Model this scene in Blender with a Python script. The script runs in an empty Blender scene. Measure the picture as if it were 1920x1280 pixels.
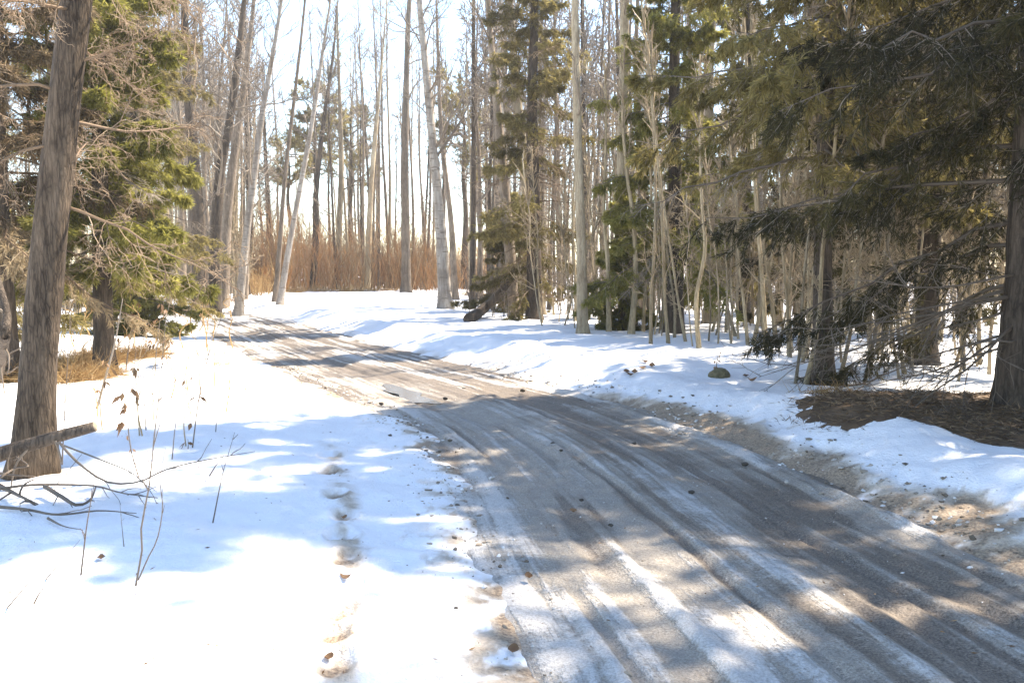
import bpy, math, random
import numpy as np
from mathutils import Vector

# ------------------------------------------------------------------ camera, light
sc = bpy.context.scene
COL = sc.collection
CH, FPX, CX, CY, HOR = 1.6, 1707.0, 960.0, 640.0, 500.0
PITCH = math.atan((CY - HOR) / FPX)
cd = bpy.data.cameras.new("camera"); cam = bpy.data.objects.new("camera", cd); COL.objects.link(cam)
cd.sensor_width = 36.0; cd.lens = 36.0 * FPX / 1920.0; cd.clip_start = 0.05; cd.clip_end = 2000
cam.location = (0, 0, CH); cam.rotation_euler = (math.pi / 2 - PITCH, 0, 0)
sc.camera = cam
SUN_AZ, SUN_EL = math.radians(62), math.radians(52)
sd = Vector((math.sin(SUN_AZ) * math.cos(SUN_EL), math.cos(SUN_AZ) * math.cos(SUN_EL), math.sin(SUN_EL)))
W = bpy.data.worlds.new("World"); sc.world = W; W.use_nodes = True
wn = W.node_tree; bg = wn.nodes["Background"]
sky = wn.nodes.new("ShaderNodeTexSky"); sky.sky_type = 'NISHITA'; sky.sun_disc = False
sky.sun_elevation = SUN_EL; sky.sun_rotation = SUN_AZ; sky.air_density = 1.0; sky.dust_density = 0.0; sky.ozone_density = 0.35
hs_ = wn.nodes.new('ShaderNodeHueSaturation'); hs_.inputs['Saturation'].default_value = 1.0; wn.links.new(sky.outputs[0], hs_.inputs['Color']); wn.links.new(hs_.outputs[0], bg.inputs[0]); bg.inputs[1].default_value = 0.115
sl = bpy.data.lights.new("sun", 'SUN'); so = bpy.data.objects.new("sun", sl); COL.objects.link(so)
sl.energy = 4.2; sl.angle = math.radians(0.8); sl.color = (1.0, 0.89, 0.74)
so.rotation_euler = sd.to_track_quat('Z', 'Y').to_euler()
sc.view_settings.view_transform = 'Standard'; sc.view_settings.look = 'None'
sc.view_settings.exposure = 2.08; sc.view_settings.gamma = 1.0
sc.cycles.max_bounces = 6; sc.cycles.diffuse_bounces = 3; sc.cycles.transmission_bounces = 3; sc.cycles.glossy_bounces = 2
sc.cycles.use_denoising = True

# ------------------------------------------------------------------ pixel <-> world
CP, SP = math.cos(PITCH), math.sin(PITCH)
def ray(px, py):
    x = (px - CX) / FPX; y = -(py - CY) / FPX
    return np.array((x, CP + y * SP, -SP + y * CP))
def at(px, py, Y):
    d = ray(px, py); t = Y / d[1]
    return np.array((d[0] * t, Y, CH + d[2] * t))

# ------------------------------------------------------------------ noise
def _hash(ix, iy, seed):
    n = (ix.astype(np.int64) * 374761393 + iy.astype(np.int64) * 668265263 + seed * 974711) & 0xffffffff
    n = ((n ^ (n >> 13)) * 1274126177) & 0xffffffff
    n = (n ^ (n >> 16)) & 0xffff
    return n / 65535.0
def vnoise(x, y, seed=0):
    x = np.asarray(x, float); y = np.asarray(y, float)
    ix = np.floor(x); iy = np.floor(y); fx = x - ix; fy = y - iy
    fx = fx * fx * (3 - 2 * fx); fy = fy * fy * (3 - 2 * fy)
    a = _hash(ix, iy, seed); b = _hash(ix + 1, iy, seed); c = _hash(ix, iy + 1, seed); d = _hash(ix + 1, iy + 1, seed)
    return (a + (b - a) * fx) * (1 - fy) + (c + (d - c) * fx) * fy - 0.5
def fbm(x, y, seed=0, octv=4, gain=0.5):
    v = 0; amp = 1.0
    for o in range(octv):
        v = v + amp * vnoise(x * 2 ** o + 17.3 * o, y * 2 ** o - 9.1 * o, seed + o); amp *= gain
    return v
def sst(a, b, x):
    t = np.clip((np.asarray(x, float) - a) / (b - a), 0, 1)
    return t * t * (3 - 2 * t)

# ------------------------------------------------------------------ road and terrain
CTRL = np.array([(2.6, -14), (2.3, -6), (1.95, 0), (1.5, 3.4), (1.27, 4.7), (0.72, 7.8), (-0.25, 10.7), (-2.1, 14.4), (-4.6, 19.5), (-6.7, 24),
                 (-9.3, 29.0), (-13.5, 33.5), (-20, 37.5), (-32, 41), (-60, 46)], float)
def catmull(P, n=24):
    out = []
    P = np.vstack([2 * P[0] - P[1], P, 2 * P[-1] - P[-2]])
    for i in range(1, len(P) - 2):
        t = np.linspace(0, 1, n, endpoint=False)[:, None]
        p0, p1, p2, p3 = P[i - 1], P[i], P[i + 1], P[i + 2]
        out.append(0.5 * (2 * p1 + (p2 - p0) * t + (2 * p0 - 5 * p1 + 4 * p2 - p3) * t ** 2 + (3 * p1 - p0 - 3 * p2 + p3) * t ** 3))
    out.append(P[-2][None]); return np.vstack(out)
RL = catmull(CTRL)
_seg = np.linalg.norm(np.diff(RL, axis=0), axis=1); RV = np.concatenate([[0], np.cumsum(_seg)])
RT = np.gradient(RL, axis=0); RT /= np.linalg.norm(RT, axis=1)[:, None]
RN = np.stack([RT[:, 1], -RT[:, 0]], 1)           # to the right of travel
def road_sv(X, Y):
    X = np.asarray(X, float).ravel(); Y = np.asarray(Y, float).ravel()
    S = np.empty(len(X)); V = np.empty(len(X))
    for a in range(0, len(X), 20000):
        x = X[a:a + 20000]; y = Y[a:a + 20000]
        d2 = (x[:, None] - RL[None, :, 0]) ** 2 + (y[:, None] - RL[None, :, 1]) ** 2
        i = np.argmin(d2, 1)
        dx = x - RL[i, 0]; dy = y - RL[i, 1]
        side = np.sign(dx * RN[i, 0] + dy * RN[i, 1]); side[side == 0] = 1
        al = dx * RT[i, 0] + dy * RT[i, 1]
        dist = np.sqrt(np.maximum(d2[np.arange(len(i)), i] - np.clip(al, -.4, .4) ** 2, 0))
        S[a:a + 20000] = dist * side; V[a:a + 20000] = RV[i] + al
    return S, V
FOOT = [(645, 965), (640, 1000), (648, 1040), (650, 1085), (640, 1135), (625, 1235), (622, 1180), (628, 930), (612, 880), (616, 850)]
def _flat(px, py, z=0.07):
    d = ray(px, py); t = (z - CH) / d[2]; return d[0] * t, d[1] * t
FOOTW = [_flat(*f) for f in FOOT]
def terrain(X, Y, fine=True, want_dirt=False):
    X = np.asarray(X, float); shp = X.shape; X = X.ravel(); Y = np.asarray(Y, float).ravel()
    s, v = road_sv(X, Y)
    n1 = fbm(X * 0.9, Y * 0.9, 3, 3); n2 = fbm(X * 3.1, Y * 3.1, 11, 3)
    edge_l = 1.32 + 0.18 * sst(9, 12, Y) * (1 - sst(20, 26, Y)) + 0.22 * n1 + 0.12 * n2; edge_r = 1.36 + 0.2 * n1 + 0.12 * n2
    a = np.abs(s)
    near = 1 - sst(8.5, 13, Y)
    # left of the road
    dl = -s - edge_l
    zl = np.clip(dl * 0.16, -0.07, 0.03) + 0.12 * sst(0.1, 2.4, dl) + 0.42 * sst(9, 25, Y) * sst(1.0, 6.5, dl)
    zl += 0.05 * fbm(X * 0.55, Y * 0.55, 21, 3) * sst(0.2, 2, dl)
    # right of the road
    dr = s - edge_r
    crest = np.exp(-((dr - 0.95 - 0.25 * n1) / 0.5) ** 2)
    zr = np.clip(dr * 0.3, -0.07, 0.06) + (0.14 + 0.05 * sst(9, 16, Y)) * sst(0.2, 1.2, dr) + crest * (0.085 * near + 0.04) * (1 + 0.9 * n1 + 0.5 * n2)
    zr += 0.07 * fbm(X * 0.8, Y * 0.8, 31, 3) * sst(0.2, 1.5, dr)
    z = np.where(s < 0, zl, zr)
    z += 0.24 * sst(26, 50, Y) + 1.0 * sst(90, 500, Y)
    if fine:
        out = sst(0.0, 0.3, np.where(s < 0, dl, dr))
        z += out * (0.026 * fbm(X * 2.3, Y * 2.3, 5, 3) + 0.016 * fbm(X * 7, Y * 7, 8, 3) + 0.03 * (1 - sst(.2, 1.0, np.where(s < 0, 9, dr))) * fbm(X * 9, Y * 9, 14, 3))
        # wind and melt ripples drawn along the bank, and the old trail of footprints
        n3f = .12 * fbm(X * 11, Y * 11, 15, 2)
        for (fx, fy) in FOOTW:
            q_ = ((X - fx + .25 * n3f) / 0.075) ** 2 + ((Y - fy) / 0.12) ** 2; z -= 0.042 * np.exp(-q_ ** 2) - 0.012 * np.exp(-((q_ - 1.8) / .7) ** 2)
    if not want_dirt:
        return z.reshape(shp)
    d = np.where(s < 0, dl, dr)
    n3 = fbm(X * 5, Y * 5, 44, 5, 0.62)
    dirt_l = (1 - sst(-0.15, 0.30, d)) * (0.5 + 1.3 * n3) + 0.30 * (1 - sst(0.1, 0.9, d)) * sst(0.0, 0.35, n3 + 0.3 * n1)
    dirt_r = (1 - sst(-0.1, 0.42 + 0.25 * n1, d)) * (0.75 + 1.5 * n3 + 0.7 * n1) * (0.40 + 0.60 * near) + (0.62 * np.exp(-((Y - 8.9) / 1.3) ** 2) + 0.42 * near) * (1 - sst(.12, .5 + .3 * n1, d)) + near * 0.25 * sst(0.2, 0.4, n3 + n1 * 0.6) * (1 - sst(0.4, 0.9, d))
    dirt = np.where(s < 0, dirt_l, dirt_r)
    for (fx, fy) in FOOTW:
        dirt += 0.62 * np.exp(-(((X - fx - .02) / 0.075) ** 2 + ((Y - fy) / 0.10) ** 2)) * (0.75 + 2.4 * n3)
    trail = np.exp(-((X - np.interp(Y, [3, 4, 5, 6, 7.5, 9], [-.62, -.78, -.93, -1.12, -1.5, -2.0])) / 0.10) ** 2) * (1 - sst(7.2, 8.5, Y))
    dirt += trail * 0.35 * (0.6 + 1.6 * n3)
    dirt *= 1 - 0.75 * sst(16, 28, Y)
    return z.reshape(shp), np.clip(dirt, 0, 1)
def gz(x, y): return float(terrain(np.array([x]), np.array([y]))[0])
def ground(px, py):
    d = ray(px, py); t = np.geomspace(1.5, 120, 900)
    P = np.array((0, 0, CH))[None] + d[None] * t[:, None]
    h = terrain(P[:, 0], P[:, 1]); k = np.argmax(P[:, 2] < h)
    if k == 0: k = len(t) - 1
    return np.array((P[k, 0], P[k, 1], h[k]))
def base_at(px, Y):
    x = (px - CX) / FPX * (Y * CP + 1.4 * SP)
    return np.array((x, Y, gz(x, Y)))

# ------------------------------------------------------------------ mesh accumulator
class MB:
    def __init__(s): s.v = []; s.f3 = []; s.f4 = []; s.m3 = []; s.m4 = []; s.t = []; s.n = 0
    def add(s, V, tri=None, quad=None, mat=0, tint=0.5):
        V = np.asarray(V, float).reshape(-1, 3)
        s.v.append(V); s.t.append(np.broadcast_to(np.asarray(tint, float), (len(V),)).copy())
        if tri is not None and len(tri): s.f3.append(np.asarray(tri) + s.n); s.m3.append(np.full(len(tri), mat))
        if quad is not None and len(quad): s.f4.append(np.asarray(quad) + s.n); s.m4.append(np.full(len(quad), mat))
        s.n += len(V)
    def tubes(s, P, R, sides=3, mat=0, tint=None, flare=None):
        """P (n,k,3), R (n,k): n tapering tubes at once"""
        P = np.asarray(P, float); R = np.asarray(R, float)
        if P.ndim == 2: P = P[None]; R = R[None]
        n, k, _ = P.shape
        if n == 0: return
        T = np.gradient(P, axis=1); T /= np.maximum(np.linalg.norm(T, axis=2, keepdims=True), 1e-9)
        ref = np.where(np.abs(T[:, :1, 2:3]) > 0.8, np.array((1., 0, 0)), np.array((0, 0, 1.)))
        ref = np.broadcast_to(ref, T.shape)
        A = np.cross(T, ref); A /= np.maximum(np.linalg.norm(A, axis=2, keepdims=True), 1e-9)
        B = np.cross(T, A)
        th = np.arange(sides) * 2 * math.pi / sides
        V = P[:, :, None, :] + R[:, :, None, None] * (np.cos(th)[None, None, :, None] * A[:, :, None, :] + np.sin(th)[None, None, :, None] * B[:, :, None, :])
        if flare is not None: V = flare(V, th)
        idx = np.arange(n * k * sides).reshape(n, k, sides)
        a = idx[:, :-1, :]; b = np.roll(a, -1, 2); c = idx[:, 1:, :]; d = np.roll(c, -1, 2)
        q = np.stack([a, b, d, c], -1).reshape(-1, 4)
        tt = 0.5 if tint is None else np.repeat(np.asarray(tint), k * sides)
        s.add(V.reshape(-1, 3), quad=q, mat=mat, tint=tt)
        if sides > 3:   # caps
            cc = P[:, [0, -1], :].reshape(-1, 3)
            base = s.n; ci = np.arange(len(cc)).reshape(n, 2); off = base - n * k * sides
            i0 = off + idx[:, 0, :]; i1 = off + idx[:, -1, :]
            t0 = np.stack([np.roll(i0, -1, 1), i0, np.broadcast_to((base + ci[:, :1]), i0.shape)], -1).reshape(-1, 3)
            t1 = np.stack([i1, np.roll(i1, -1, 1), np.broadcast_to((base + ci[:, 1:]), i1.shape)], -1).reshape(-1, 3)
            s.v.append(cc); s.t.append(np.full(len(cc), 0.5)); s.f3.append(np.vstack([t0, t1])); s.m3.append(np.full(len(t0) * 2, mat)); s.n += len(cc)
    def blades(s, P, D, L, Wd, rng, mat=0, tint=0.5, bend=0.0):
        """thin leaf/needle triangles with a folded mid point: P base, D dir, L length, Wd width"""
        n = len(P)
        if n == 0: return
        D = D / np.maximum(np.linalg.norm(D, axis=1, keepdims=True), 1e-9)
        r = rng.normal(size=(n, 3)); Sd = np.cross(D, r); Sd /= np.maximum(np.linalg.norm(Sd, axis=1, keepdims=True), 1e-9)
        L = np.broadcast_to(L, (n,))[:, None]; Wd = np.broadcast_to(Wd, (n,))[:, None]
        mid = P + D * L * 0.45 + np.array((0, 0, -1.)) * bend * L * 0.25
        tip = P + D * L + np.array((0, 0, -1.)) * bend * L
        V = np.stack([P, mid + Sd * Wd * .5, tip, mid - Sd * Wd * .5], 1).reshape(-1, 3)
        q = np.arange(n * 4).reshape(n, 4)
        s.add(V, quad=q, mat=mat, tint=np.repeat(np.broadcast_to(tint, (n,)), 4))
    def build(s, name, mats, parent=None, origin=None, smooth=True):
        me = bpy.data.meshes.new(name)
        V = np.vstack(s.v); T = np.concatenate(s.t)
        if origin is not None: V = V - np.asarray(origin, float)[None]
        f3 = np.vstack(s.f3) if s.f3 else np.zeros((0, 3), int); f4 = np.vstack(s.f4) if s.f4 else np.zeros((0, 4), int)
        m = np.concatenate([np.concatenate(s.m3) if s.m3 else np.zeros(0), np.concatenate(s.m4) if s.m4 else np.zeros(0)]).astype(np.int32)
        me.vertices.add(len(V)); me.vertices.foreach_set("co", V.astype(np.float32).ravel())
        nl = f3.size + f4.size; me.loops.add(nl); me.loops.foreach_set("vertex_index", np.concatenate([f3.ravel(), f4.ravel()]).astype(np.int32))
        npoly = len(f3) + len(f4); me.polygons.add(npoly)
        st = np.concatenate([np.arange(len(f3)) * 3, f3.size + np.arange(len(f4)) * 4]).astype(np.int32)
        me.polygons.foreach_set("loop_start", st)
        try: me.polygons.foreach_set("loop_total", np.concatenate([np.full(len(f3), 3), np.full(len(f4), 4)]).astype(np.int32))
        except Exception: pass
        if not isinstance(mats, (list, tuple)): mats = [mats]
        for x in mats: me.materials.append(x)
        me.polygons.foreach_set("material_index", m)
        me.polygons.foreach_set("use_smooth", np.full(npoly, smooth))
        at_ = me.attributes.new("tint", 'FLOAT', 'POINT'); at_.data.foreach_set("value", T.astype(np.float32))
        me.update(); me.validate()
        o = bpy.data.objects.new(name, me); COL.objects.link(o)
        if parent is not None: o.parent = parent
        elif origin is not None: o.location = tuple(origin)
        return o

def tag(o, label, cat, group=None, kind=None):
    if kind: o["kind"] = kind
    o["label"] = label
    if cat: o["category"] = cat
    if group: o["group"] = group
    return o
def thing(name, loc, label, cat, group=None):
    o = bpy.data.objects.new(name, None); COL.objects.link(o); o.location = tuple(loc); o.empty_display_size = 0.2
    return tag(o, label, cat, group)
def copy_thing(root, loc, rz, scale, label=None, group=None):
    r = root.copy(); COL.objects.link(r); r.location = tuple(loc); r.rotation_euler = (0, 0, rz); r.scale = scale
    if label: r["label"] = label
    if group: r["group"] = group
    for ch in list(root.children):
        c = ch.copy(); COL.objects.link(c); c.parent = r
    return r

# ------------------------------------------------------------------ materials
class NT:
    def __init__(s, name):
        s.m = bpy.data.materials.new(name); s.m.use_nodes = True; s.t = s.m.node_tree
        s.b = s.t.nodes["Principled BSDF"]; s.out = s.t.nodes["Material Output"]
    def n(s, typ, **k):
        x = s.t.nodes.new(typ)
        for a, b in k.items(): setattr(x, a, b)
        return x
    def l(s, a, b): s.t.links.new(a, b)
    def val(s, sock, v):
        if hasattr(v, "is_output") or isinstance(v, bpy.types.NodeSocket): s.l(v, sock)
        else: sock.default_value = v
    def math(s, op, a, b=0.0, clamp=False):
        x = s.n("ShaderNodeMath", operation=op); x.use_clamp = clamp; s.val(x.inputs[0], a); s.val(x.inputs[1], b); return x.outputs[0]
    def attr(s, name): return s.n("ShaderNodeAttribute", attribute_name=name).outputs["Fac"]
    def coord(s): return s.n("ShaderNodeTexCoord").outputs["Object"]
    def mapping(s, vec, scale):
        x = s.n("ShaderNodeMapping"); s.l(vec, x.inputs[0]); x.inputs["Scale"].default_value = scale; return x.outputs[0]
    def noise(s, vec, scale, detail=4, rough=0.55):
        x = s.n("ShaderNodeTexNoise"); s.l(vec, x.inputs["Vector"]); x.inputs["Scale"].default_value = scale
        x.inputs["Detail"].default_value = detail; x.inputs["Roughness"].default_value = rough; return x.outputs["Fac"]
    def rng(s, v, a, b, c=0.0, d=1.0):
        x = s.n("ShaderNodeMapRange"); s.val(x.inputs[0], v); x.inputs[1].default_value = a; x.inputs[2].default_value = b
        x.inputs[3].default_value = c; x.inputs[4].default_value = d; return x.outputs[0]
    def mix(s, f, a, b):
        x = s.n("ShaderNodeMix", data_type='RGBA'); s.val(x.inputs[0], f)
        for sock, v in ((x.inputs[6], a), (x.inputs[7], b)):
            if isinstance(v, tuple): sock.default_value = (*v, 1) if len(v) == 3 else v
            else: s.l(v, sock)
        return x.outputs[2]
    def bump(s, h, dist, strength=1.0):
        x = s.n("ShaderNodeBump"); s.l(h, x.inputs["Height"]); x.inputs["Distance"].default_value = dist; x.inputs["Strength"].default_value = strength
        s.l(x.outputs[0], s.b.inputs["Normal"]); return x
    def base(s, c): s.val(s.b.inputs["Base Color"], c if not isinstance(c, tuple) else (*c, 1))
    def rough(s, v): s.val(s.b.inputs["Roughness"], v)

def bark(name, c1, c2, marks=None, vs=1.0):
    t = NT(name); v = t.coord(); inf = t.n("ShaderNodeObjectInfo").outputs["Random"]
    st = t.noise(t.mapping(v, (14 * vs, 14 * vs, 2.2 * vs)), 1.0, 6, 0.65)
    big = t.noise(v, 1.3, 3)
    vo = t.n("ShaderNodeTexVoronoi", feature='DISTANCE_TO_EDGE'); vo.inputs["Scale"].default_value = 1.0
    wv = t.n("ShaderNodeVectorMath", operation='ADD'); t.l(t.mapping(v, (30 * vs, 30 * vs, 4.0 * vs)), wv.inputs[0])
    nz = t.n("ShaderNodeTexNoise"); t.l(v, nz.inputs["Vector"]); nz.inputs["Scale"].default_value = 16; nz.inputs["Detail"].default_value = 6; t.l(nz.outputs["Color"], wv.inputs[1]); t.l(wv.outputs[0], vo.inputs["Vector"])
    pl = t.rng(vo.outputs["Distance"], 0.0, 0.22)
    st = t.math('ADD', t.math('MULTIPLY', st, 0.84), t.math('MULTIPLY', pl, 0.16 if not marks else 0.06))
    f = t.rng(t.math('ADD', st, t.math('MULTIPLY', t.math('SUBTRACT', big, 0.5), 0.7)), 0.33, 0.72)
    col = t.mix(f, c1, c2)
    if marks:
        mk = t.noise(t.mapping(v, (3.0, 3.0, 16.0)), 1.0, 4, 0.6)
        col = t.mix(t.rng(mk, 0.56, 0.64), col, marks)
    hs = t.n("ShaderNodeHueSaturation"); t.l(col, hs.inputs["Color"]); t.l(t.rng(inf, 0, 1, 0.75, 1.3), hs.inputs["Value"])
    t.base(hs.outputs[0]); t.rough(0.85); t.bump(st, 0.03, 0.9); t.b.inputs["Specular IOR Level"].default_value = 0.25
    return t.m
def leafy(name, c1, c2, c3, trans=0.58):
    t = NT(name); tn = t.attr("tint")
    r = t.n("ShaderNodeValToRGB"); t.l(tn, r.inputs[0])
    e = r.color_ramp.elements; e[0].color = (*c1, 1); e[0].position = 0.0; e[1].color = (*c3, 1); e[1].position = 1.0
    m = e.new(0.5); m.color = (*c2, 1)
    t.base(r.outputs[0]); t.rough(0.6); t.b.inputs["Specular IOR Level"].default_value = 0.3
    tr = t.n("ShaderNodeBsdfTranslucent"); t.l(r.outputs[0], tr.inputs[0])
    mx = t.n("ShaderNodeMixShader"); mx.inputs[0].default_value = trans
    t.l(t.b.outputs[0], mx.inputs[1]); t.l(tr.outputs[0], mx.inputs[2]); t.l(mx.outputs[0], t.out.inputs[0])
    return t.m
M = {}
M['bark_dark'] = bark('dark_bark', (0.03, 0.022, 0.016), (0.12, 0.092, 0.068))
M['bark_grey'] = bark('grey_bark', (0.11, 0.085, 0.062), (0.28, 0.225, 0.17))
M['bark_rough'] = bark('rough_bark', (0.028, 0.019, 0.012), (0.15, 0.11, 0.075), vs=1.6)
M['bark_tan'] = bark('tan_bark', (0.20, 0.155, 0.10), (0.42, 0.35, 0.24))
M['bark_pale'] = bark('pale_tan_bark', (0.19, 0.15, 0.09), (0.42, 0.34, 0.22))
M['twig_pale'] = leafy('pale_twig_bark', (0.18, 0.13, 0.08), (0.34, 0.26, 0.16), (0.5, 0.40, 0.26), 0.1)
M['bark_birch'] = bark('birch_bark', (0.25, 0.21, 0.17), (0.52, 0.47, 0.40), marks=(0.20, 0.165, 0.13))
M['twig'] = leafy('twig_bark', (0.10, 0.075, 0.055), (0.20, 0.16, 0.12), (0.36, 0.30, 0.23), 0.0)
M['twig_dead'] = leafy('dead_twig_bark', (0.11, 0.07, 0.04), (0.24, 0.16, 0.095), (0.42, 0.31, 0.20), 0.1)
M['needle_dark'] = leafy('dark_needles', (0.024, 0.022, 0.010), (0.052, 0.047, 0.017), (0.135, 0.115, 0.04))
M['needle_green'] = leafy('green_needles', (0.10, 0.098, 0.022), (0.24, 0.225, 0.048), (0.42, 0.38, 0.12))
M['needle_mid'] = leafy('olive_needles', (0.09, 0.072, 0.026), (0.23, 0.19, 0.062), (0.42, 0.35, 0.14))
M['needle_brown'] = leafy('brown_needles', (0.08, 0.055, 0.03), (0.17, 0.125, 0.07), (0.32, 0.25, 0.15))
M['rust'] = leafy('rust_stems', (0.30, 0.185, 0.10), (0.58, 0.36, 0.18), (0.68, 0.56, 0.40), 0.6)
M['orange'] = leafy('orange_stems', (0.40, 0.20, 0.07), (0.66, 0.37, 0.14), (0.75, 0.55, 0.30), 0.6)
M['straw'] = leafy('straw', (0.20, 0.11, 0.045), (0.48, 0.31, 0.13), (0.68, 0.52, 0.28), 0.35)
M['leaf'] = leafy('dead_leaf', (0.10, 0.055, 0.03), (0.24, 0.14, 0.07), (0.42, 0.27, 0.14), 0.25)
M['litter'] = leafy('needle_litter', (0.035, 0.022, 0.013), (0.12, 0.075, 0.04), (0.30, 0.20, 0.11), 0.0)

def snow_mat():
    t = NT('snow'); v = t.coord(); d = t.attr('dirt')
    n = t.noise(v, 9, 6, 0.7); n2 = t.noise(v, 1.4, 4); g = t.noise(v, 55, 3, 0.6)
    f = t.math('MULTIPLY', t.rng(t.math('ADD', d, t.math('MULTIPLY', t.math('SUBTRACT', n, 0.5), 1.1)), 0.22, 0.85), 0.92)
    c = t.mix(t.rng(g, 0.35, 0.65), (0.13, 0.085, 0.052), (0.42, 0.31, 0.20))
    sn = t.mix(t.rng(n2, 0.3, 0.7), (0.90, 0.88, 0.87), (0.93, 0.915, 0.90))
    tan = t.mix(t.rng(d, 0.05, 0.45), sn, (0.66, 0.57, 0.46))
    t.base(t.mix(f, tan, c)); t.rough(0.55)
    h = t.math('ADD', t.math('MULTIPLY', n, 0.6), t.math('MULTIPLY', g, 0.25)); t.bump(h, 0.05, 0.8)
    t.b.inputs["Specular IOR Level"].default_value = 0.3
    return t.m
def road_mat():
    t = NT('icy_gravel_road'); v = t.coord()
    uv = t.n("ShaderNodeCombineXYZ"); t.l(t.attr('u'), uv.inputs[0]); t.l(t.attr('v'), uv.inputs[1])
    streak = t.math('ADD', t.math('MULTIPLY', t.noise(t.mapping(uv.outputs[0], (7, 0.5, 1)), 1.0, 7, 0.68), .55), t.math('MULTIPLY', t.noise(t.mapping(uv.outputs[0], (34, 1.1, 1)), 1.0, 5, 0.65), .45))
    cross = t.noise(t.mapping(uv.outputs[0], (1.2, 5.0, 1)), 1.0, 5, 0.65)
    g = t.noise(v, 85, 3, 0.75); g2 = t.noise(v, 26, 4, 0.7); blot = t.noise(v, 5, 5, 0.6)
    snowy = t.attr('snowy'); icy = t.attr('icy')
    j = t.math('ADD', t.math('MULTIPLY', t.math('SUBTRACT', streak, 0.5), 2.0), t.math('ADD', t.math('MULTIPLY', t.math('SUBTRACT', g2, 0.5), 0.9), t.math('MULTIPLY', t.math('SUBTRACT', cross, 0.5), 0.6)))
    gravel = t.mix(t.rng(g, 0.38, 0.64), (0.05, 0.040, 0.031), (0.29, 0.235, 0.18))
    gravel = t.mix(t.rng(blot, 0.35, 0.7, 0, .55), gravel, (0.21, 0.165, 0.12))
    ice = t.mix(t.rng(g, 0.36, 0.66), (0.21, 0.175, 0.135), (0.52, 0.455, 0.365))
    ice = t.mix(t.rng(blot, 0.3, 0.7, 0, .6), ice, (0.22, 0.20, 0.18))
    fi = t.rng(t.math('ADD', icy, t.math('MULTIPLY', j, 0.8)), 0.30, 0.62)
    fs = t.rng(t.math('ADD', snowy, t.math('MULTIPLY', j, 0.9)), 0.42, 0.72)
    c = t.mix(fi, gravel, ice); sn = t.mix(t.rng(g, 0.3, 0.6), (0.36, 0.32, 0.27), (0.62, 0.585, 0.54))
    t.base(t.mix(fs, c, sn))
    t.rough(t.math('ADD', t.math('MULTIPLY', fs, 0.3), t.rng(g2, 0.3, 0.7, 0.38, 0.62)))
    h = t.math('ADD', t.math('MULTIPLY', g, 0.5), t.math('ADD', g2, t.math('MULTIPLY', fs, 0.8))); t.bump(h, 0.018, 0.8)
    t.b.inputs["Specular IOR Level"].default_value = 0.35
    return t.m
def water_mat():
    t = NT('melt_water'); t.base((0.12, 0.10, 0.08)); t.rough(0.22); v = t.coord()
    t.bump(t.noise(v, 12, 2), 0.002, 0.4); t.b.inputs["Specular IOR Level"].default_value = 0.8
    return t.m
def simple(name, c1, c2, scale=20, rough=0.85):
    t = NT(name); v = t.coord(); n = t.noise(v, scale, 5, 0.65); t.base(t.mix(t.rng(n, 0.35, 0.65), c1, c2)); t.rough(rough); t.bump(n, 0.02, 0.8); return t.m
M['snow'] = snow_mat(); M['road'] = road_mat(); M['water'] = water_mat()
M['moss'] = simple('moss', (0.07, 0.065, 0.025), (0.20, 0.16, 0.085)); M['clod'] = simple('dark_clod', (0.035, 0.028, 0.02), (0.09, 0.07, 0.05), 40)
M['cut_wood'] = simple('cut_wood', (0.32, 0.24, 0.16), (0.45, 0.36, 0.25), 30)

# ------------------------------------------------------------------ ground sheet
def grid_object(name, X, Y, Z, mat, attrs, wrap=False):
    nr, nc = X.shape; V = np.stack([X, Y, Z], -1).reshape(-1, 3)
    i = np.arange(nr * nc).reshape(nr, nc)
    if wrap: nxt = np.roll(i, -1, 1); a, b = i[:-1], nxt[:-1]; c, d = nxt[1:], i[1:]
    else: a, b = i[:-1, :-1], i[:-1, 1:]; c, d = i[1:, 1:], i[1:, :-1]
    mb = MB(); mb.add(V, quad=np.stack([a, b, c, d], -1).reshape(-1, 4)); o = mb.build(name, mat)
    for k, val in attrs.items():
        A = o.data.attributes.new(k, 'FLOAT', 'POINT'); A.data.foreach_set("value", val.astype(np.float32).ravel())
    return o
rr = np.concatenate([[0.05, 0.6, 1.0, 1.4], np.geomspace(1.8, 40, 420), np.geomspace(41.5, 900, 50)])
th_f = np.linspace(math.radians(-42), math.radians(42), 620)
th_b = np.linspace(math.radians(42), math.radians(318), 120)[1:-1]
th = np.concatenate([th_f, th_b])
Rg, Tg = np.meshgrid(rr, th, indexing='ij')
GX, GY = Rg * np.sin(Tg), Rg * np.cos(Tg)
GZ, GD = terrain(GX, GY, want_dirt=True)
g = grid_object('ground', GX, GY, GZ, M['snow'], {'dirt': GD}, wrap=True); g["kind"] = "structure"; g["label"] = "snow covered forest ground with old soft snow"
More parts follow.
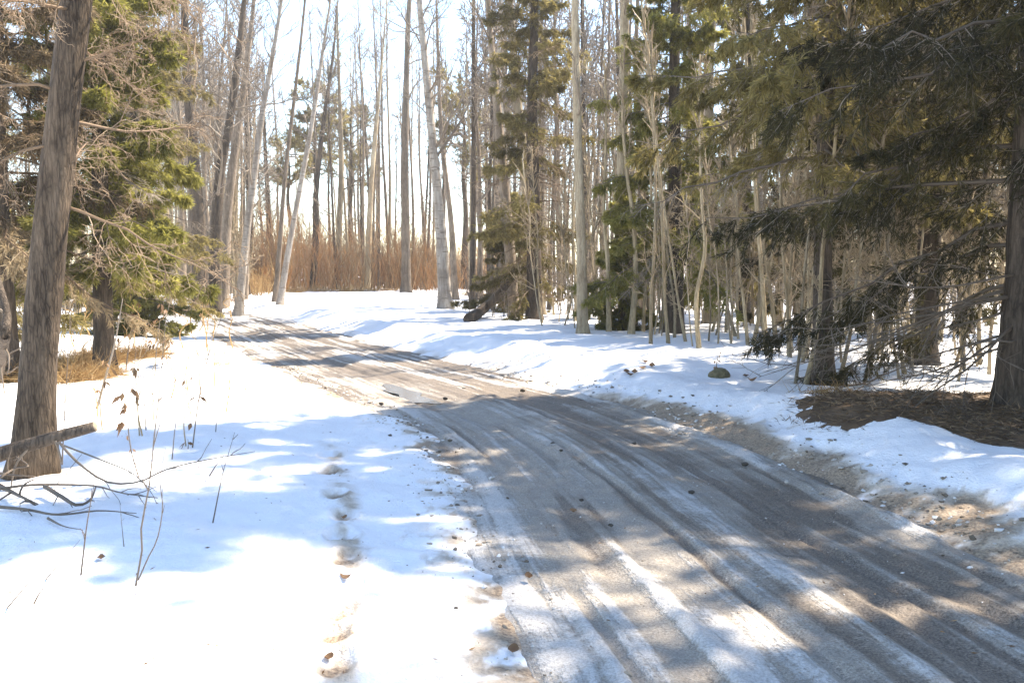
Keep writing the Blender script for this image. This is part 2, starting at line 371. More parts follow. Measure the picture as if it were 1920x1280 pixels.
# road strip
vs = np.concatenate([np.arange(RV[0], 17.0, 0.25), np.arange(17.0, 32.0, 0.035), np.arange(32.0, 60, 0.10), np.arange(60, RV[-1], 0.5)])
us = np.linspace(-1.85, 1.85, 190)
cx_ = np.interp(vs, RV, RL[:, 0]); cy_ = np.interp(vs, RV, RL[:, 1]); nx_ = np.interp(vs, RV, RN[:, 0]); ny_ = np.interp(vs, RV, RN[:, 1])
U, V_ = np.meshgrid(us, vs); RX = cx_[:, None] + U * nx_[:, None]; RY = cy_[:, None] + U * ny_[:, None]
Un = U + 0.07 * fbm(V_ * 0.5, U * 0.6, 61, 2)
def band(c, w, x=None): return np.exp(-(((Un if x is None else x) - c) / w) ** 2)
st_ = fbm(U * 5.5, V_ * 0.40, 71, 4) + 0.8 * fbm(U * 17, V_ * 0.7, 72, 3); pat = fbm(RX * 1.3, RY * 1.3, 77, 4)
nearr = 1 - sst(8.5, 11.5, RY)
RZ = 0.012 * st_ + 0.018 * fbm(RX * 2, RY * 2, 83, 3) + 0.006 * fbm(RX * 9, RY * 9, 85, 2)
RZ += 0.035 * band(-0.62, 0.05) * (1 - sst(4.6, 6.2, RY)) + 0.03 * band(0.02, 0.22) - 0.03 * band(-0.55, .25) * sst(5, 8, RY) - 0.03 * band(0.62, .25) + 0.035 * band(1.2 + .15 * pat, 0.07) * (.5 + st_)
RZ -= 0.03 * np.exp(-((V_ - 26.3) / 1.0) ** 2) * band(-0.6, .3)
RZ += 0.24 * sst(26, 50, RY)
snowy = 0.25 + 0.55 * band(-0.62, 0.06) * (1 - sst(4.6, 6.2, RY)) + 0.30 * band(0.02, 0.2) + 0.62 * band(1.2 + 0.12 * pat, 0.09) * sst(-.1, .5, fbm(V_ * 1.3, U * 3, 91, 4)) + 0.12 * band(-1.05, 0.2)
snowy += 0.42 * sst(0.85, 1.5, -U) * (0.7 + 1.5 * pat) * (1 - .85 * sst(9, 12, RY) * (1 - sst(20, 26, RY))) + 0.05 * sst(1.2, 1.6, U) + st_ * 0.55 + pat * 0.30 - 0.16 * band(0.62, 0.3) * nearr
far = sst(9.5, 12, RY)
snowy += far * (0.10 + 0.12 * band(.35, .10) + .10 * band(-1.05, .3) + .16 * band(1.1, .3) - 0.25 * band(-0.1, 0.2) - .12 * band(.65, .2)) + 0.42 * sst(21, 30, RY)
icy = 0.62 + 0.25 * band(-0.7, 0.6) - 0.34 * band(0.66, 0.3) + st_ * 0.7 + pat * 0.4 - far * 0.45 + 0.2 * far * band(-1, .3)
rut = np.zeros_like(U)
for i_, c_ in enumerate((-0.98, -0.74, -0.40, -0.22, 0.24, 0.42, 0.58, 0.86, 1.02)):
    cc = c_ + 0.10 * fbm(V_ * 0.22, V_ * 0 + i_ * 3.7, 95 + i_, 2); gate = sst(-.12, .12, fbm(V_ * .35, V_ * 0 + i_ * 7.1, 120 + i_, 3)); wd_ = 0.028 + .012 * (i_ % 3)
    rut += np.exp(-((U - cc) / wd_) ** 2) * gate
    edge_ = (np.exp(-((U - cc - 2.1 * wd_) / wd_) ** 2) + np.exp(-((U - cc + 2.1 * wd_) / wd_) ** 2)) * gate
    RZ += 0.010 * edge_; snowy += 0.12 * edge_
rut = np.clip(rut, 0, 1); RZ -= 0.016 * rut; snowy -= 0.45 * rut; icy -= 0.40 * rut
rd = grid_object('road', RX, RY, RZ, M['road'], {'u': U, 'v': V_, 'snowy': snowy, 'icy': icy}); rd["kind"] = "structure"; rd["label"] = "icy gravel road bending left through the woods"
# puddle lying in the left wheel track
def puddle():
    mb = MB(); n = 40; a = np.arange(n) * 2 * math.pi / n
    vc = 26.3; c = np.array((np.interp(vc, RV, RL[:, 0]), np.interp(vc, RV, RL[:, 1])))
    k = np.argmin(np.abs(RV - vc)); t_, n_ = RT[k], RN[k]
    r = 1 + 0.35 * np.sin(2 * a + 1) + 0.2 * np.sin(5 * a)
    p = c[None] + n_[None] * (-0.6 + 0.22 * r * np.sin(a))[:, None] + t_[None] * (0.75 * r * np.cos(a))[:, None]
    Vv = np.column_stack([p, np.full(n, -0.030)]); Vv = np.vstack([Vv, [c[0] - .6 * n_[0], c[1] - .6 * n_[1], -0.030]])
    mb.add(Vv, tri=[(i, (i + 1) % n, n) for i in range(n)])
    o = mb.build('puddle', M['water']); o["kind"] = "structure"; o["label"] = "shallow meltwater puddle in the wheel track"
puddle()

# ------------------------------------------------------------------ growing helpers
def unit(a): return a / np.maximum(np.linalg.norm(a, axis=-1, keepdims=True), 1e-9)
def grow(rng, P0, D0, L, k, wob=0.25, up=0.0):
    n = len(P0); P = np.empty((n, k, 3)); P[:, 0] = P0; D = unit(D0.copy()); st = (np.asarray(L) / (k - 1))[:, None]
    for i in range(1, k):
        D = unit(D + rng.normal(size=(n, 3)) * wob + np.array((0, 0, up)))
        P[:, i] = P[:, i - 1] + D * st
    return P
def sample(P, t):
    """point and tangent on polylines P (n,k,3) at t (n,m) in 0..1"""
    n, k, _ = P.shape; x = np.clip(t * (k - 1), 0, k - 1.001); i = x.astype(int); f = (x - i)[..., None]
    r = np.arange(n)[:, None]; a = P[r, i]; b = P[r, i + 1]
    return a + (b - a) * f, unit(b - a)
def children(rng, P, m, lo, hi, L, ratio, ang, k, wob, up):
    n = len(P); t = rng.uniform(lo, hi, (n, m)); p, tg = sample(P, t)
    rnd = rng.normal(size=(n, m, 3)); per = unit(rnd - (rnd * tg).sum(-1, keepdims=True) * tg)
    a = ang * rng.uniform(0.6, 1.3, (n, m, 1)); d = tg * np.cos(a) + per * np.sin(a)
    l = (np.asarray(L)[:, None] * ratio * rng.uniform(0.5, 1.2, (n, m)) * (1.1 - 0.5 * t)).ravel()
    return grow(rng, p.reshape(-1, 3), d.reshape(-1, 3), l, k, wob, up), l
def taper(P, r0, r1):
    k = P.shape[1]; f = np.linspace(0, 1, k)[None]; r0 = np.broadcast_to(r0, (len(P),))[:, None]; return r0 * (1 - f) + r1 * f
def trunk_curve(path, n=22):
    """path: list of world points, resampled smoothly"""
    P = np.asarray(path, float); out = []
    Q = np.vstack([2 * P[0] - P[1], P, 2 * P[-1] - P[-2]])
    for i in range(1, len(Q) - 2):
        for t in np.linspace(0, 1, 7, endpoint=False):
            p0, p1, p2, p3 = Q[i - 1], Q[i], Q[i + 1], Q[i + 2]
            out.append(0.5 * (2 * p1 + (p2 - p0) * t + (2 * p0 - 5 * p1 + 4 * p2 - p3) * t ** 2 + (3 * p1 - p0 - 3 * p2 + p3) * t ** 3))
    out.append(P[-1]); out = np.array(out)
    s = np.concatenate([[0], np.cumsum(np.linalg.norm(np.diff(out, axis=0), axis=1))])
    tt = np.linspace(0, s[-1], n); return np.stack([np.interp(tt, s, out[:, j]) for j in range(3)], 1)
def px_path(pts, Y, H, rng, dY=0.0):
    """trunk line seen through photo pixels at depth Y, carried on above the frame to height H"""
    b = base_at(pts[0][0], Y); b[2] -= 0.12; P = [b]
    for (x, y) in pts[1:]:
        q = at(x, y, Y); q[1] += dY * (q[2] - b[2]) / 8.0
        if q[2] > b[2] + 0.3: P.append(q)
    d = unit(P[-1] - P[-2]); top = P[-1]
    if H > top[2] + 1:
        e = unit(d + np.array((0, 0, 0.8))); P.append(top + e * (H - top[2]) * 0.5); P.append(P[-1] + unit(e + np.array((rng.normal() * .1, rng.normal() * .1, .5))) * (H - top[2]) * 0.5)
    return trunk_curve(P)
def trunk_radii(P, r0, rt=0.012, flare=0.45, mid=None):
    s = np.linspace(0, 1, len(P)); h = P[:, 2] - P[0, 2]
    r = rt + (r0 - rt) * (1 - s) ** 0.75
    return r * (1 + flare * np.exp(-h / 0.28))
def trunk_mesh(name, P, r0, mat, root, org, seed, sides=12, flare=0.45, rt=0.012):
    rng = np.random.default_rng(seed); R = trunk_radii(P, r0, rt, flare)
    # denser rings near the ground so the foot is not a cone
    s = np.linspace(0, 1, len(P)); ss = np.unique(np.concatenate([np.linspace(0, 0.12, 10), np.linspace(0.12, 1, 34)]))
    Pd = np.stack([np.interp(ss, s, P[:, j]) for j in range(3)], 1); Rd = trunk_radii(Pd, r0, rt, 0.0)
    h = Pd[:, 2] - Pd[0, 2]; 
    Rd = rt + (r0 - rt) * (1 - ss) ** 0.75
    ph = rng.uniform(0, 6.28, 3)
    def fl(V, th):
        c = Pd[None, :, None, :]; e = np.exp(-h / 0.30)[None, :, None, None]
        root_l = (1 + e * flare * (1 + 0.6 * np.sin(3 * th + ph[0]) + 0.4 * np.sin(5 * th + ph[1])))[..., :, None] if False else 1 + e * flare * (1 + 0.6 * np.sin(3 * th + ph[0]) + 0.35 * np.sin(5 * th + ph[1]))[None, None, :, None]
        n = 1 + 0.05 * np.sin(2 * th + ph[2] + 0.8 * h[:, None])[None, :, :, None] + 0.035 * rng.normal(size=(1, len(h), len(th), 1))
        return c + (V - c) * root_l * n
    mb = MB(); mb.tubes(Pd[None], Rd[None], sides, 0, None, fl)
    o = mb.build(name, mat, root, org); return o
def on_trunk(P, z):
    zz = np.maximum.accumulate(P[:, 2] + np.arange(len(P)) * 1e-6)
    return np.stack([np.interp(z, zz, P[:, j]) for j in range(3)], 1)

def bare_crown(mb, rng, P, r0, zlo, zhi, n1, len1, m2=7, m3=6, el=(25, 60), thin=1.0, mat=0, low=0.5):
    b = P[0, 2]; H = P[-1, 2]
    z = zlo + (zhi - zlo) * rng.uniform(0, 1, n1) ** low
    q = on_trunk(P, z); fr = (z - b) / (H - b)
    az = rng.uniform(0, 2 * math.pi, n1); e = np.radians(rng.uniform(*el, n1))
    D = np.stack([np.cos(az) * np.cos(e), np.sin(az) * np.cos(e), np.sin(e)], 1)
    L1 = len1 * (1.15 - 0.75 * fr) * rng.uniform(0.45, 1.15, n1)
    B1 = grow(rng, q, D, L1, 8, 0.14, 0.07); r1 = np.clip(r0 * 0.42 * (1 - 0.8 * fr) * (L1 / len1), 0.008, 0.09)
    mb.tubes(B1, taper(B1, r1, 0.004 * thin), 5, mat, rng.uniform(0.1, .7, n1))
    B2, L2 = children(rng, B1, m2, 0.2, 1.0, L1, 0.42, 0.75, 6, 0.2, 0.05)
    mb.tubes(B2, taper(B2, np.clip(np.repeat(r1, m2) * 0.38, 0.004 * thin, 0.03), 0.0028 * thin), 3, mat, rng.uniform(0.1, .9, len(B2)))
    if m3:
        B3, L3 = children(rng, B2, m3, 0.25, 1.0, L2, 0.45, 0.7, 4, 0.22, 0.04)
        mb.tubes(B3, taper(B3, 0.0036 * thin, 0.0018 * thin), 3, mat, rng.uniform(0.2, 1, len(B3)))
    # leader split at the very top
    B4, L4 = children(rng, P[None][:, int(len(P) * .7):], 14, 0.0, 1.0, np.array([len1]), 0.55, 0.5, 6, 0.15, 0.12)
    mb.tubes(B4, taper(B4, 0.02, 0.004 * thin), 3, mat, rng.uniform(0.2, .8, len(B4)))

def conifer_crown(mb, rng, P, r0, z0, R, per_m=7.5, twigs=16, nper=22, nl=(0.05, 0.10), nw=0.012, droop=0.5, tip=0.2, sparse=0.0, power=0.75, az_keep=None, dead=0.0, brown=0.0, zmax=None):
    """whorled drooping boughs with hanging side sprays; material 0 = twig bark, 1 = needles"""
    b = P[0, 2]; H = P[-1, 2]; zt = zmax or H * 0.985; per_m *= 1.45; twigs = int(twigs * 1.5); nper = int(nper * 2.0); dead *= 0.6
    n = int((zt - z0 - b) * per_m); z = b + z0 + (zt - z0 - b) * (np.arange(n) + rng.uniform(0, 1, n)) / n
    fr = np.clip((z - b - z0) / (H - b - z0), 0, 1)
    az = np.arange(n) * 2.39996 + rng.normal(size=n) * 0.5
    if az_keep is not None:
        k = az_keep(az, z - b, rng); z, fr, az = z[k], fr[k], az[k]; n = len(z)
    L = R * ((1 - fr) ** power) * rng.uniform(0.55, 1.12, n) + 0.12
    k = 8; t = np.linspace(0, 1, k)[None]
    e0 = np.radians(rng.uniform(-12, 14, n) + 32 * fr)[:, None]
    hor = L[:, None] * t * np.cos(e0) ; ver = L[:, None] * (np.sin(e0) * t - droop * t ** 1.6 * (1 - .6 * fr[:, None]) + tip * droop * 1.4 * t ** 4)
    da = az[:, None] + (rng.normal(size=n) * 0.22)[:, None] * t
    q = on_trunk(P, z)
    B = np.stack([q[:, 0:1] + hor * np.cos(da), q[:, 1:2] + hor * np.sin(da), q[:, 2:3] + ver], -1)
    B[:, 1:] += rng.normal(size=(n, k - 1, 3)) * 0.015 * L[:, None, None]
    rb = np.clip(0.011 * L + 0.004, 0.006, 0.035); mb.tubes(B, taper(B, rb * .75, 0.003), 4, 0, rng.uniform(0, .35, n))
    # flat side sprays: alternately left and right of the bough, drooping
    m = twigs; tt = rng.uniform(0.06, 1.0, (n, m)); p, tg = sample(B, tt)
    side = unit(np.cross(tg, np.array((0, 0, 1.)))) * np.where(np.arange(m) % 2 == 0, 1, -1)[None, :, None]
    d = unit(tg * rng.uniform(0.5, 1.0, (n, m, 1)) + side * rng.uniform(0.45, 1.0, (n, m, 1)) + np.array((0, 0, -1.)) * rng.uniform(0.1, 1.0, (n, m, 1)))
    l = (L[:, None] * 0.34 * rng.uniform(0.5, 1.2, (n, m)) * (1.15 - 0.75 * tt)).clip(0.08, 0.75)
    tw = grow(rng, p.reshape(-1, 3), d.reshape(-1, 3), l.ravel(), 4, 0.10, -0.07)
    mb.tubes(tw, taper(tw, 0.0045, 0.002), 3, 0, rng.uniform(.2, 1, len(tw)))
    # sub sprays
    s2, l2 = children(rng, tw, 3, 0.15, 0.9, l.ravel(), 0.5, 0.75, 3, 0.12, -0.06)
    mb.tubes(s2, taper(s2, 0.003, 0.0015), 3, 0, rng.uniform(.2, 1, len(s2)))
    # living boughs carry needles; dead ones stay bare
    alive = (rng.uniform(0, 1, n) > dead * (0.35 + 0.9 * (1 - fr)))
    bt = np.repeat(np.clip(rng.normal(0.45, 0.2, n), 0, 1), m)
    for (tws, ll, rep, cnt) in ((tw, l.ravel(), 1, nper), (s2, l2, 3, max(4, nper // 2))):
        al = np.repeat(np.repeat(alive, m), rep) & (rng.uniform(0, 1, len(tws)) > sparse); T = tws[al]; lt = ll[al]
        if not len(T): continue
        tq = rng.uniform(0.05, 1.0, (len(T), cnt)); pp, tg2 = sample(T, tq)
        rn = rng.normal(size=pp.shape); dd = unit(tg2 * 0.85 + rn * 0.42 + np.array((0, 0, -.08)))
        ln = 1.25 * rng.uniform(*nl, pp.shape[:2]).ravel()
        ti = np.clip(np.repeat(np.repeat(bt, rep)[al], cnt) + rng.normal(size=pp.shape[0] * cnt) * 0.17, 0, 1)
        mb.blades(pp.reshape(-1, 3), dd.reshape(-1, 3), ln, nw * 1.05, rng, 1, ti, 0.08)
    return B

def make_bare(name, label, cat, P, r0, mat, seed, crown, group=None, flare=0.4, twig='twig', sides=12):
    rng = np.random.default_rng(seed); org = P[0] + np.array((0, 0, 0.12))
    root = thing(name, org, label, cat, group)
    trunk_mesh('trunk', P, r0, M[mat], root, org, seed, sides, flare)
    mb = MB(); bare_crown(mb, rng, P, r0, **crown); mb.build('crown', [M[twig]], root, org)
    return root
def make_conifer(name, label, cat, P, r0, needle, seed, group=None, bark_='bark_dark', flare=0.4, twig='twig', **kw):
    rng = np.random.default_rng(seed); org = P[0] + np.array((0, 0, 0.12))
    root = thing(name, org, label, cat, group)
    trunk_mesh('trunk', P, r0, M[bark_], root, org, seed, 12, flare)
    mb = MB(); conifer_crown(mb, rng, P, r0, **kw); mb.build('crown', [M[twig], M[needle]], root, org)
    return root
def straight(px, Y, H, seed, lean=(0, 0), wob=0.06):
    rng = np.random.default_rng(seed + 900); b = base_at(px, Y); b[2] -= 0.12
    h = np.linspace(0, H, 6); P = np.stack([b[0] + lean[0] * h + rng.normal(size=6) * wob * (h > 0), b[1] + lean[1] * h + rng.normal(size=6) * wob * (h > 0), b[2] + h], 1)
    return trunk_curve(P)
# ------------------------------------------------------------------ trees: left side
RNG = np.random.default_rng(7)
r_at = lambda wpx, Y: wpx / 2 * Y / FPX
# big rough trunk close to the left edge, with dead lower limbs
Y0 = 6.6
P = px_path([(62, 868), (75, 640), (98, 400), (120, 200), (142, 0), (150, -120)], Y0, 13.0, RNG)
org = P[0] + np.array((0, 0, .12)); big = thing('old_tree', org, 'thick rough trunk with dead curly limbs standing close by the left edge', 'tree')
trunk_mesh('trunk', P, r_at(63, Y0), M['bark_rough'], big, org, 11, 22, 0.42, 0.05)
rg = np.random.default_rng(12)
# each dead limb is a part
zz = np.concatenate([np.linspace(1.9, 4.8, 16), np.linspace(5.0, 11, 10)])
for i, z in enumerate(zz):
    q = on_trunk(P, np.array([org[2] + z])); az = i * 2.4 + rg.normal() * .5; L = rg.uniform(0.7, 1.5) * (1.0 if z < 6 else 1.3)
    e = math.radians(rg.uniform(-15, 22)); D = np.array([[math.cos(az) * math.cos(e), math.sin(az) * math.cos(e), math.sin(e)]])
    B = grow(rg, q, D, [L], 9, 0.13, -0.05); mb = MB(); mb.tubes(B, taper(B, 0.013, 0.003), 5, 0, [0.4])
    T1, l1 = children(rg, B, 16, 0.15, 1, np.array([L]), 0.42, 0.85, 7, 0.25, -0.06); mb.tubes(T1, taper(T1, 0.0045, 0.0018), 3, 0, rg.uniform(0, 1, len(T1)))
    T2, l2 = children(rg, T1, 8, 0.15, 1, l1, 0.55, 0.8, 6, 0.32, -0.05); mb.tubes(T2, taper(T2, 0.0026, 0.0012), 3, 0, rg.uniform(.2, 1, len(T2)))
    T3, l3 = children(rg, T2, 4, 0.2, 1, l2, 0.5, 0.9, 4, 0.35, -0.04); mb.tubes(T3, taper(T3, 0.0018, 0.001), 3, 0, rg.uniform(.3, 1, len(T3)))
    mb.build('branch', [M['twig_dead']], big, org)
rgl = np.random.default_rng(13)
make_conifer('spruce_tree', 'sunlit green spruce with low sweeping boughs behind the big left trunk', 'tree',
    straight(195, 13.2, 11, 21), 0.14, 'needle_green', 21, z0=1.45, R=1.55, per_m=8.5, twigs=19, nper=24, dead=0.12, nw=0.015, nl=(.06, .12))
make_conifer('spruce_tree', 'brownish spruce with half bare boughs at the left edge behind the big trunk', 'tree',
    straight(20, 12.0, 12, 22), 0.13, 'needle_brown', 22, z0=1.75, R=1.9, per_m=9, twigs=18, nper=15, dead=0.4, twig='twig_dead', nw=0.013, nl=(.05, .11))
make_conifer('spruce_tree', 'tall olive spruce further back whose top shows between the left trunks', 'tree',
    straight(255, 23, 16, 23), 0.18, 'needle_mid', 23, z0=1.2, R=2.6, per_m=6, twigs=16, nper=15, dead=0.3, nw=0.018, nl=(.07, .13))
make_conifer('spruce_tree', 'dim brown spruce cut by the left edge of the view', 'tree',
    straight(-120, 16, 14, 24), 0.16, 'needle_mid', 24, z0=0.6, R=2.8, per_m=6.5, twigs=16, nper=15, dead=0.3, nw=0.016, nl=(.07, .13))
make_conifer('spruce_tree', 'small young green spruce at the foot of the sunlit spruce, left of the dark trunks', 'tree',
    straight(262, 20, 4.2, 25), 0.06, 'needle_green', 25, z0=0.15, R=1.3, per_m=14, twigs=14, nper=18, nw=0.016, nl=(.06, .11))

TR = []
def bt(px, Y, wpx, H, label, mat='bark_grey', name='bare_tree', cat='tree', **cr):
    i = len(TR); rg = np.random.default_rng(300 + i)
    P = px_path(px, Y, H, rg); h0 = P[0, 2]
    tw_ = cr.pop('twig', 'twig'); c = dict(zlo=h0 + cr.pop('zl', 3.0), zhi=h0 + H * .95, n1=cr.pop('n1', 22), len1=cr.pop('len1', 2.6), m2=cr.pop('m2', 7), m3=cr.pop('m3', 6), thin=cr.pop('thin', 1.6), el=cr.pop('el', (20, 60)))
    o = make_bare(name, label, cat, P, r_at(wpx, Y), mat, 300 + i, c, twig=tw_, **cr); TR.append(o); return o
# trunks grouped left of the far bend
bt([(375, 550), (372, 430), (360, 260), (350, 130), (345, 0)], 30, 31, 13, 'stout dark trunk leaning slightly left beside the green spruce', 'bark_dark', zl=2.5, len1=3.0, n1=26)
bt([(402, 552), (404, 450), (412, 330), (432, 220), (446, 110), (458, 0)], 31, 25, 13, 'dark trunk curving right as it rises just right of the stout dark trunk', 'bark_dark', zl=3.0, len1=3.4, n1=26)
bt([(418, 552), (428, 380), (455, 180), (470, 60), (476, 0)], 33, 22, 13, 'tall grey trunk behind the curving dark trunk', 'bark_grey', zl=3.5)
bt([(445, 552), (462, 440), (478, 320), (492, 210), (512, 100), (528, 0)], 30, 17, 12.5, 'pale trunk leaning right, bright on its lower right edge, left of the bend', 'bark_birch', 'birch_tree', 'birch', zl=3.5, len1=2.6)
bt([(342, 552), (338, 300), (326, 0)], 34, 16, 12.5, 'grey trunk half hidden behind the green spruce boughs', 'bark_grey', zl=3)
bt([(317, 553), (312, 350), (318, 0)], 31, 11, 12, 'slim tan trunk showing under the green spruce boughs', 'bark_tan', zl=3)
bt([(430, 550), (440, 450), (436, 250), (425, 0)], 40, 12, 12.5, 'thin grey trunk between the curving trunk and the leaning pale trunk', 'bark_grey', zl=3)
bt([(515, 552), (524, 470), (535, 325), (556, 150), (572, 0)], 33, 10, 14, 'thin grey tree leaning right, left one of the crossing pair at the bend', 'bark_grey', zl=3.2, len1=2.2, n1=18)
bt([(524, 553), (540, 475), (565, 340), (586, 225), (612, 50), (620, 0)], 32, 13, 12, 'slender pale birch leaning right, right one of the crossing pair at the bend', 'bark_birch', 'birch_tree', 'birch', zl=3.2, len1=2.2, n1=18)
# middle
bt([(762, 545), (760, 400), (759, 275), (765, 50), (768, 0)], 42, 19, 19, 'straight brown trunk rising from the rust thicket left of the big birch', 'bark_grey', zl=4, len1=3)
bt([(836, 577), (829, 470), (823, 390), (812, 275), (798, 125), (786, 0)], 30, 24, 13.5, 'big pale birch standing alone at the snow edge right of the bend', 'bark_birch', 'birch_tree', 'birch', zl=3.8, len1=3.2, n1=26, flare=.35)
bt([(853, 570), (846, 420), (828, 260), (822, 120), (818, 0)], 35, 13, 13, 'thinner grey tree close behind the big pale birch', 'bark_grey', zl=3.5)
bt([(587, 545), (592, 450), (592, 370), (604, 250), (625, 100), (632, 0)], 46, 14, 13, 'dark forked trunk left of centre in front of the thicket', 'bark_dark', zl=4)
bt([(634, 545), (636, 430), (640, 300), (634, 100), (633, 0)], 47, 14, 13, 'pale straight trunk left of centre in front of the thicket', 'bark_tan', zl=4)
bt([(688, 545), (696, 350), (715, 125), (726, 0)], 46, 13, 13, 'tan trunk tilting right at the middle of the thicket', 'bark_tan', zl=4)
# right of the bend
bt([(965, 596), (950, 400), (932, 200), (914, 0)], 25, 22, 13, 'tall grey trunk leaning left out of the dark spruce clump', 'bark_grey', zl=3.0, len1=3)
bt([(945, 590), (955, 380), (936, 160), (938, 0)], 29, 12, 12.5, 'slim pale trunk with a bright edge beside the grey leaning trunk', 'bark_birch', 'birch_tree', 'birch', zl=3)
bt([(1010, 600), (985, 330), (968, 170), (957, 0)], 26, 24, 13, 'broad pale trunk rising through the spruce clump right of the big birch', 'bark_tan', zl=3.2, len1=3)
bt([(1092, 630), (1090, 470), (1084, 280), (1080, 120), (1078, 0)], 18.5, 21, 12.5, 'olive brown straight trunk in the snow right of the spruce clump', 'bark_tan', zl=2.4, len1=2.4)
bt([(1180, 622), (1174, 450), (1168, 300), (1170, 120), (1172, 0)], 20.5, 27, 13.5, 'thick pale trunk standing over the dark little spruce', 'bark_tan', zl=3.2, len1=2.6)
bt([(1205, 610), (1202, 350), (1192, 150), (1196, 0)], 26, 15, 13, 'grey trunk close behind the thick pale trunk', 'bark_grey', zl=3)
bt([(1330, 612), (1336, 400), (1330, 180), (1338, 0)], 22, 22, 13, 'tan trunk behind the green spruce boughs right of centre', 'bark_tan', zl=3)
bt([(1427, 600), (1428, 480), (1424, 300), (1420, 0)], 21, 13, 12, 'chalk white thin birch seen under the spruce boughs, left of two', 'bark_birch', 'birch_tree', 'birch', zl=4)
bt([(1459, 600), (1466, 480), (1470, 300), (1466, 0)], 22, 14, 12, 'chalk white thin birch seen under the spruce boughs, right of two', 'bark_birch', 'birch_tree', 'birch', zl=4)
bt([(1650, 640), (1652, 400), (1640, 200), (1642, 0)], 18, 20, 12.5, 'grey trunk behind the dark spruces at the right', 'bark_grey', zl=3)

# ------------------------------------------------------------------ conifers on the right
R1 = straight(1905, 9.0, 15, 41)
make_conifer('spruce_tree', 'huge dark spruce at the right edge standing on brown needle litter', 'tree', R1, 0.19, 'needle_dark', 41,
    az_keep=lambda az, z, r: (z > 2.6) | (np.sin(az) > -.15) & (z > 1.5) | (np.sin(az) > .3), z0=1.25, R=2.9, per_m=9, twigs=22, nper=26, nl=(.045, .09), nw=0.010, dead=0.25)
make_conifer('spruce_tree', 'dark spruce with a short trunk just left of the huge edge spruce', 'tree', straight(1732, 13.2, 11.5, 42), 0.17, 'needle_dark', 42,
    z0=2.0, R=2.5, per_m=8, twigs=19, nper=22, nw=0.013, nl=(.05, .10), dead=.25)
make_conifer('spruce_tree', 'spreading spruce with long drooping boughs on a bare trunk near the snow bank', 'tree', straight(1545, 11.2, 12, 43), 0.125, 'needle_mid', 43,
    z0=2.7, R=2.9, per_m=7.0, twigs=20, nper=24, nw=0.012, nl=(.05, .10), dead=.25, droop=.32)
make_conifer('spruce_tree', 'dark spruce half hidden behind the spreading spruce', 'tree', straight(1620, 19.5, 10.5, 44), 0.16, 'needle_dark', 44,
    z0=1.0, R=2.6, per_m=6.5, twigs=17, nper=17, nw=0.016, nl=(.06, .11), dead=.3)
make_conifer('spruce_tree', 'yellow green spruce with thick dark foot in the snow right of centre', 'tree', straight(1264, 19.0, 11, 45), 0.18, 'needle_green', 45,
    z0=1.2, R=2.1, per_m=7.5, twigs=17, nper=18, nw=0.016, nl=(.06, .12), dead=.38)
make_conifer('spruce_tree', 'olive spruce behind the thin white birches', 'tree', straight(1395, 23, 10.5, 46), 0.17, 'needle_mid', 46,
    z0=1.2, R=2.4, per_m=6.5, twigs=16, nper=16, nw=0.018, nl=(.06, .12), dead=.35)
make_conifer('spruce_tree', 'narrow tall spruce with thin brown boughs in the clump right of the big birch', 'tree', straight(1002, 24.0, 13.5, 47), 0.20, 'needle_mid', 47,
    z0=0.7, R=2.0, per_m=7.0, twigs=15, nper=12, nw=0.018, nl=(.06, .12), dead=.6, twig='twig_dead', power=0.6)
make_conifer('spruce_tree', 'low dark green spruce on the left side of the spruce clump', 'tree', straight(958, 27.5, 3.6, 48), 0.07, 'needle_mid', 48,
    z0=0.3, R=1.6, per_m=12, twigs=14, nper=15, nw=0.018, nl=(.06, .11), dead=.3)
make_conifer('spruce_tree', 'little dark spruce at the foot of the thick pale trunk', 'tree', straight(1168, 20.0, 3.0, 49), 0.08, 'needle_green', 49,
    z0=0.2, R=1.0, per_m=12, twigs=13, nper=15, nw=0.016, nl=(.06, .11), dead=.35)
make_conifer('spruce_tree', 'shaded brown spruce in the second row behind the spreading spruce', 'tree', straight(1500, 27, 11.5, 50), 0.17, 'needle_brown', 50,
    z0=0.8, R=2.4, per_m=6, twigs=15, nper=14, nw=0.02, nl=(.06, .12), dead=.4)
make_conifer('spruce_tree', 'dim spruce deep in the woods behind the dark edge spruces', 'tree', straight(1810, 19, 11, 51), 0.17, 'needle_dark', 51,
    z0=0.9, R=2.6, per_m=6, twigs=16, nper=16, nw=0.018, nl=(.06, .12), dead=.3)
# neighbours just right of the view: their shade falls across the road
for i, (x, y, H, R, pm) in enumerate(((8.2, 6.6, 14, 2.3, 3.6), (6.9, 3.6, 12, 2.0, 3.6), (10.4, 10.8, 15, 2.4, 3.6), (5.6, 0.6, 11, 1.8, 3.6), (6.5, 6.2, 13, 2.0, 3.6))):
    b = np.array((x, y, gz(x, y) - .12)); h = np.linspace(0, H, 6)
    Pn = trunk_curve(np.stack([b[0] + 0 * h, b[1] + 0 * h, b[2] + h], 1))
    make_conifer('spruce_tree', 'dark roadside spruce beyond the right edge, shading the icy road', 'tree', Pn, 0.17, 'needle_dark', 60 + i, group='roadside spruces beyond the right edge',
        z0=1.0, R=R, per_m=pm, twigs=11, nper=10, nw=0.03, nl=(.08, .14), dead=.3)
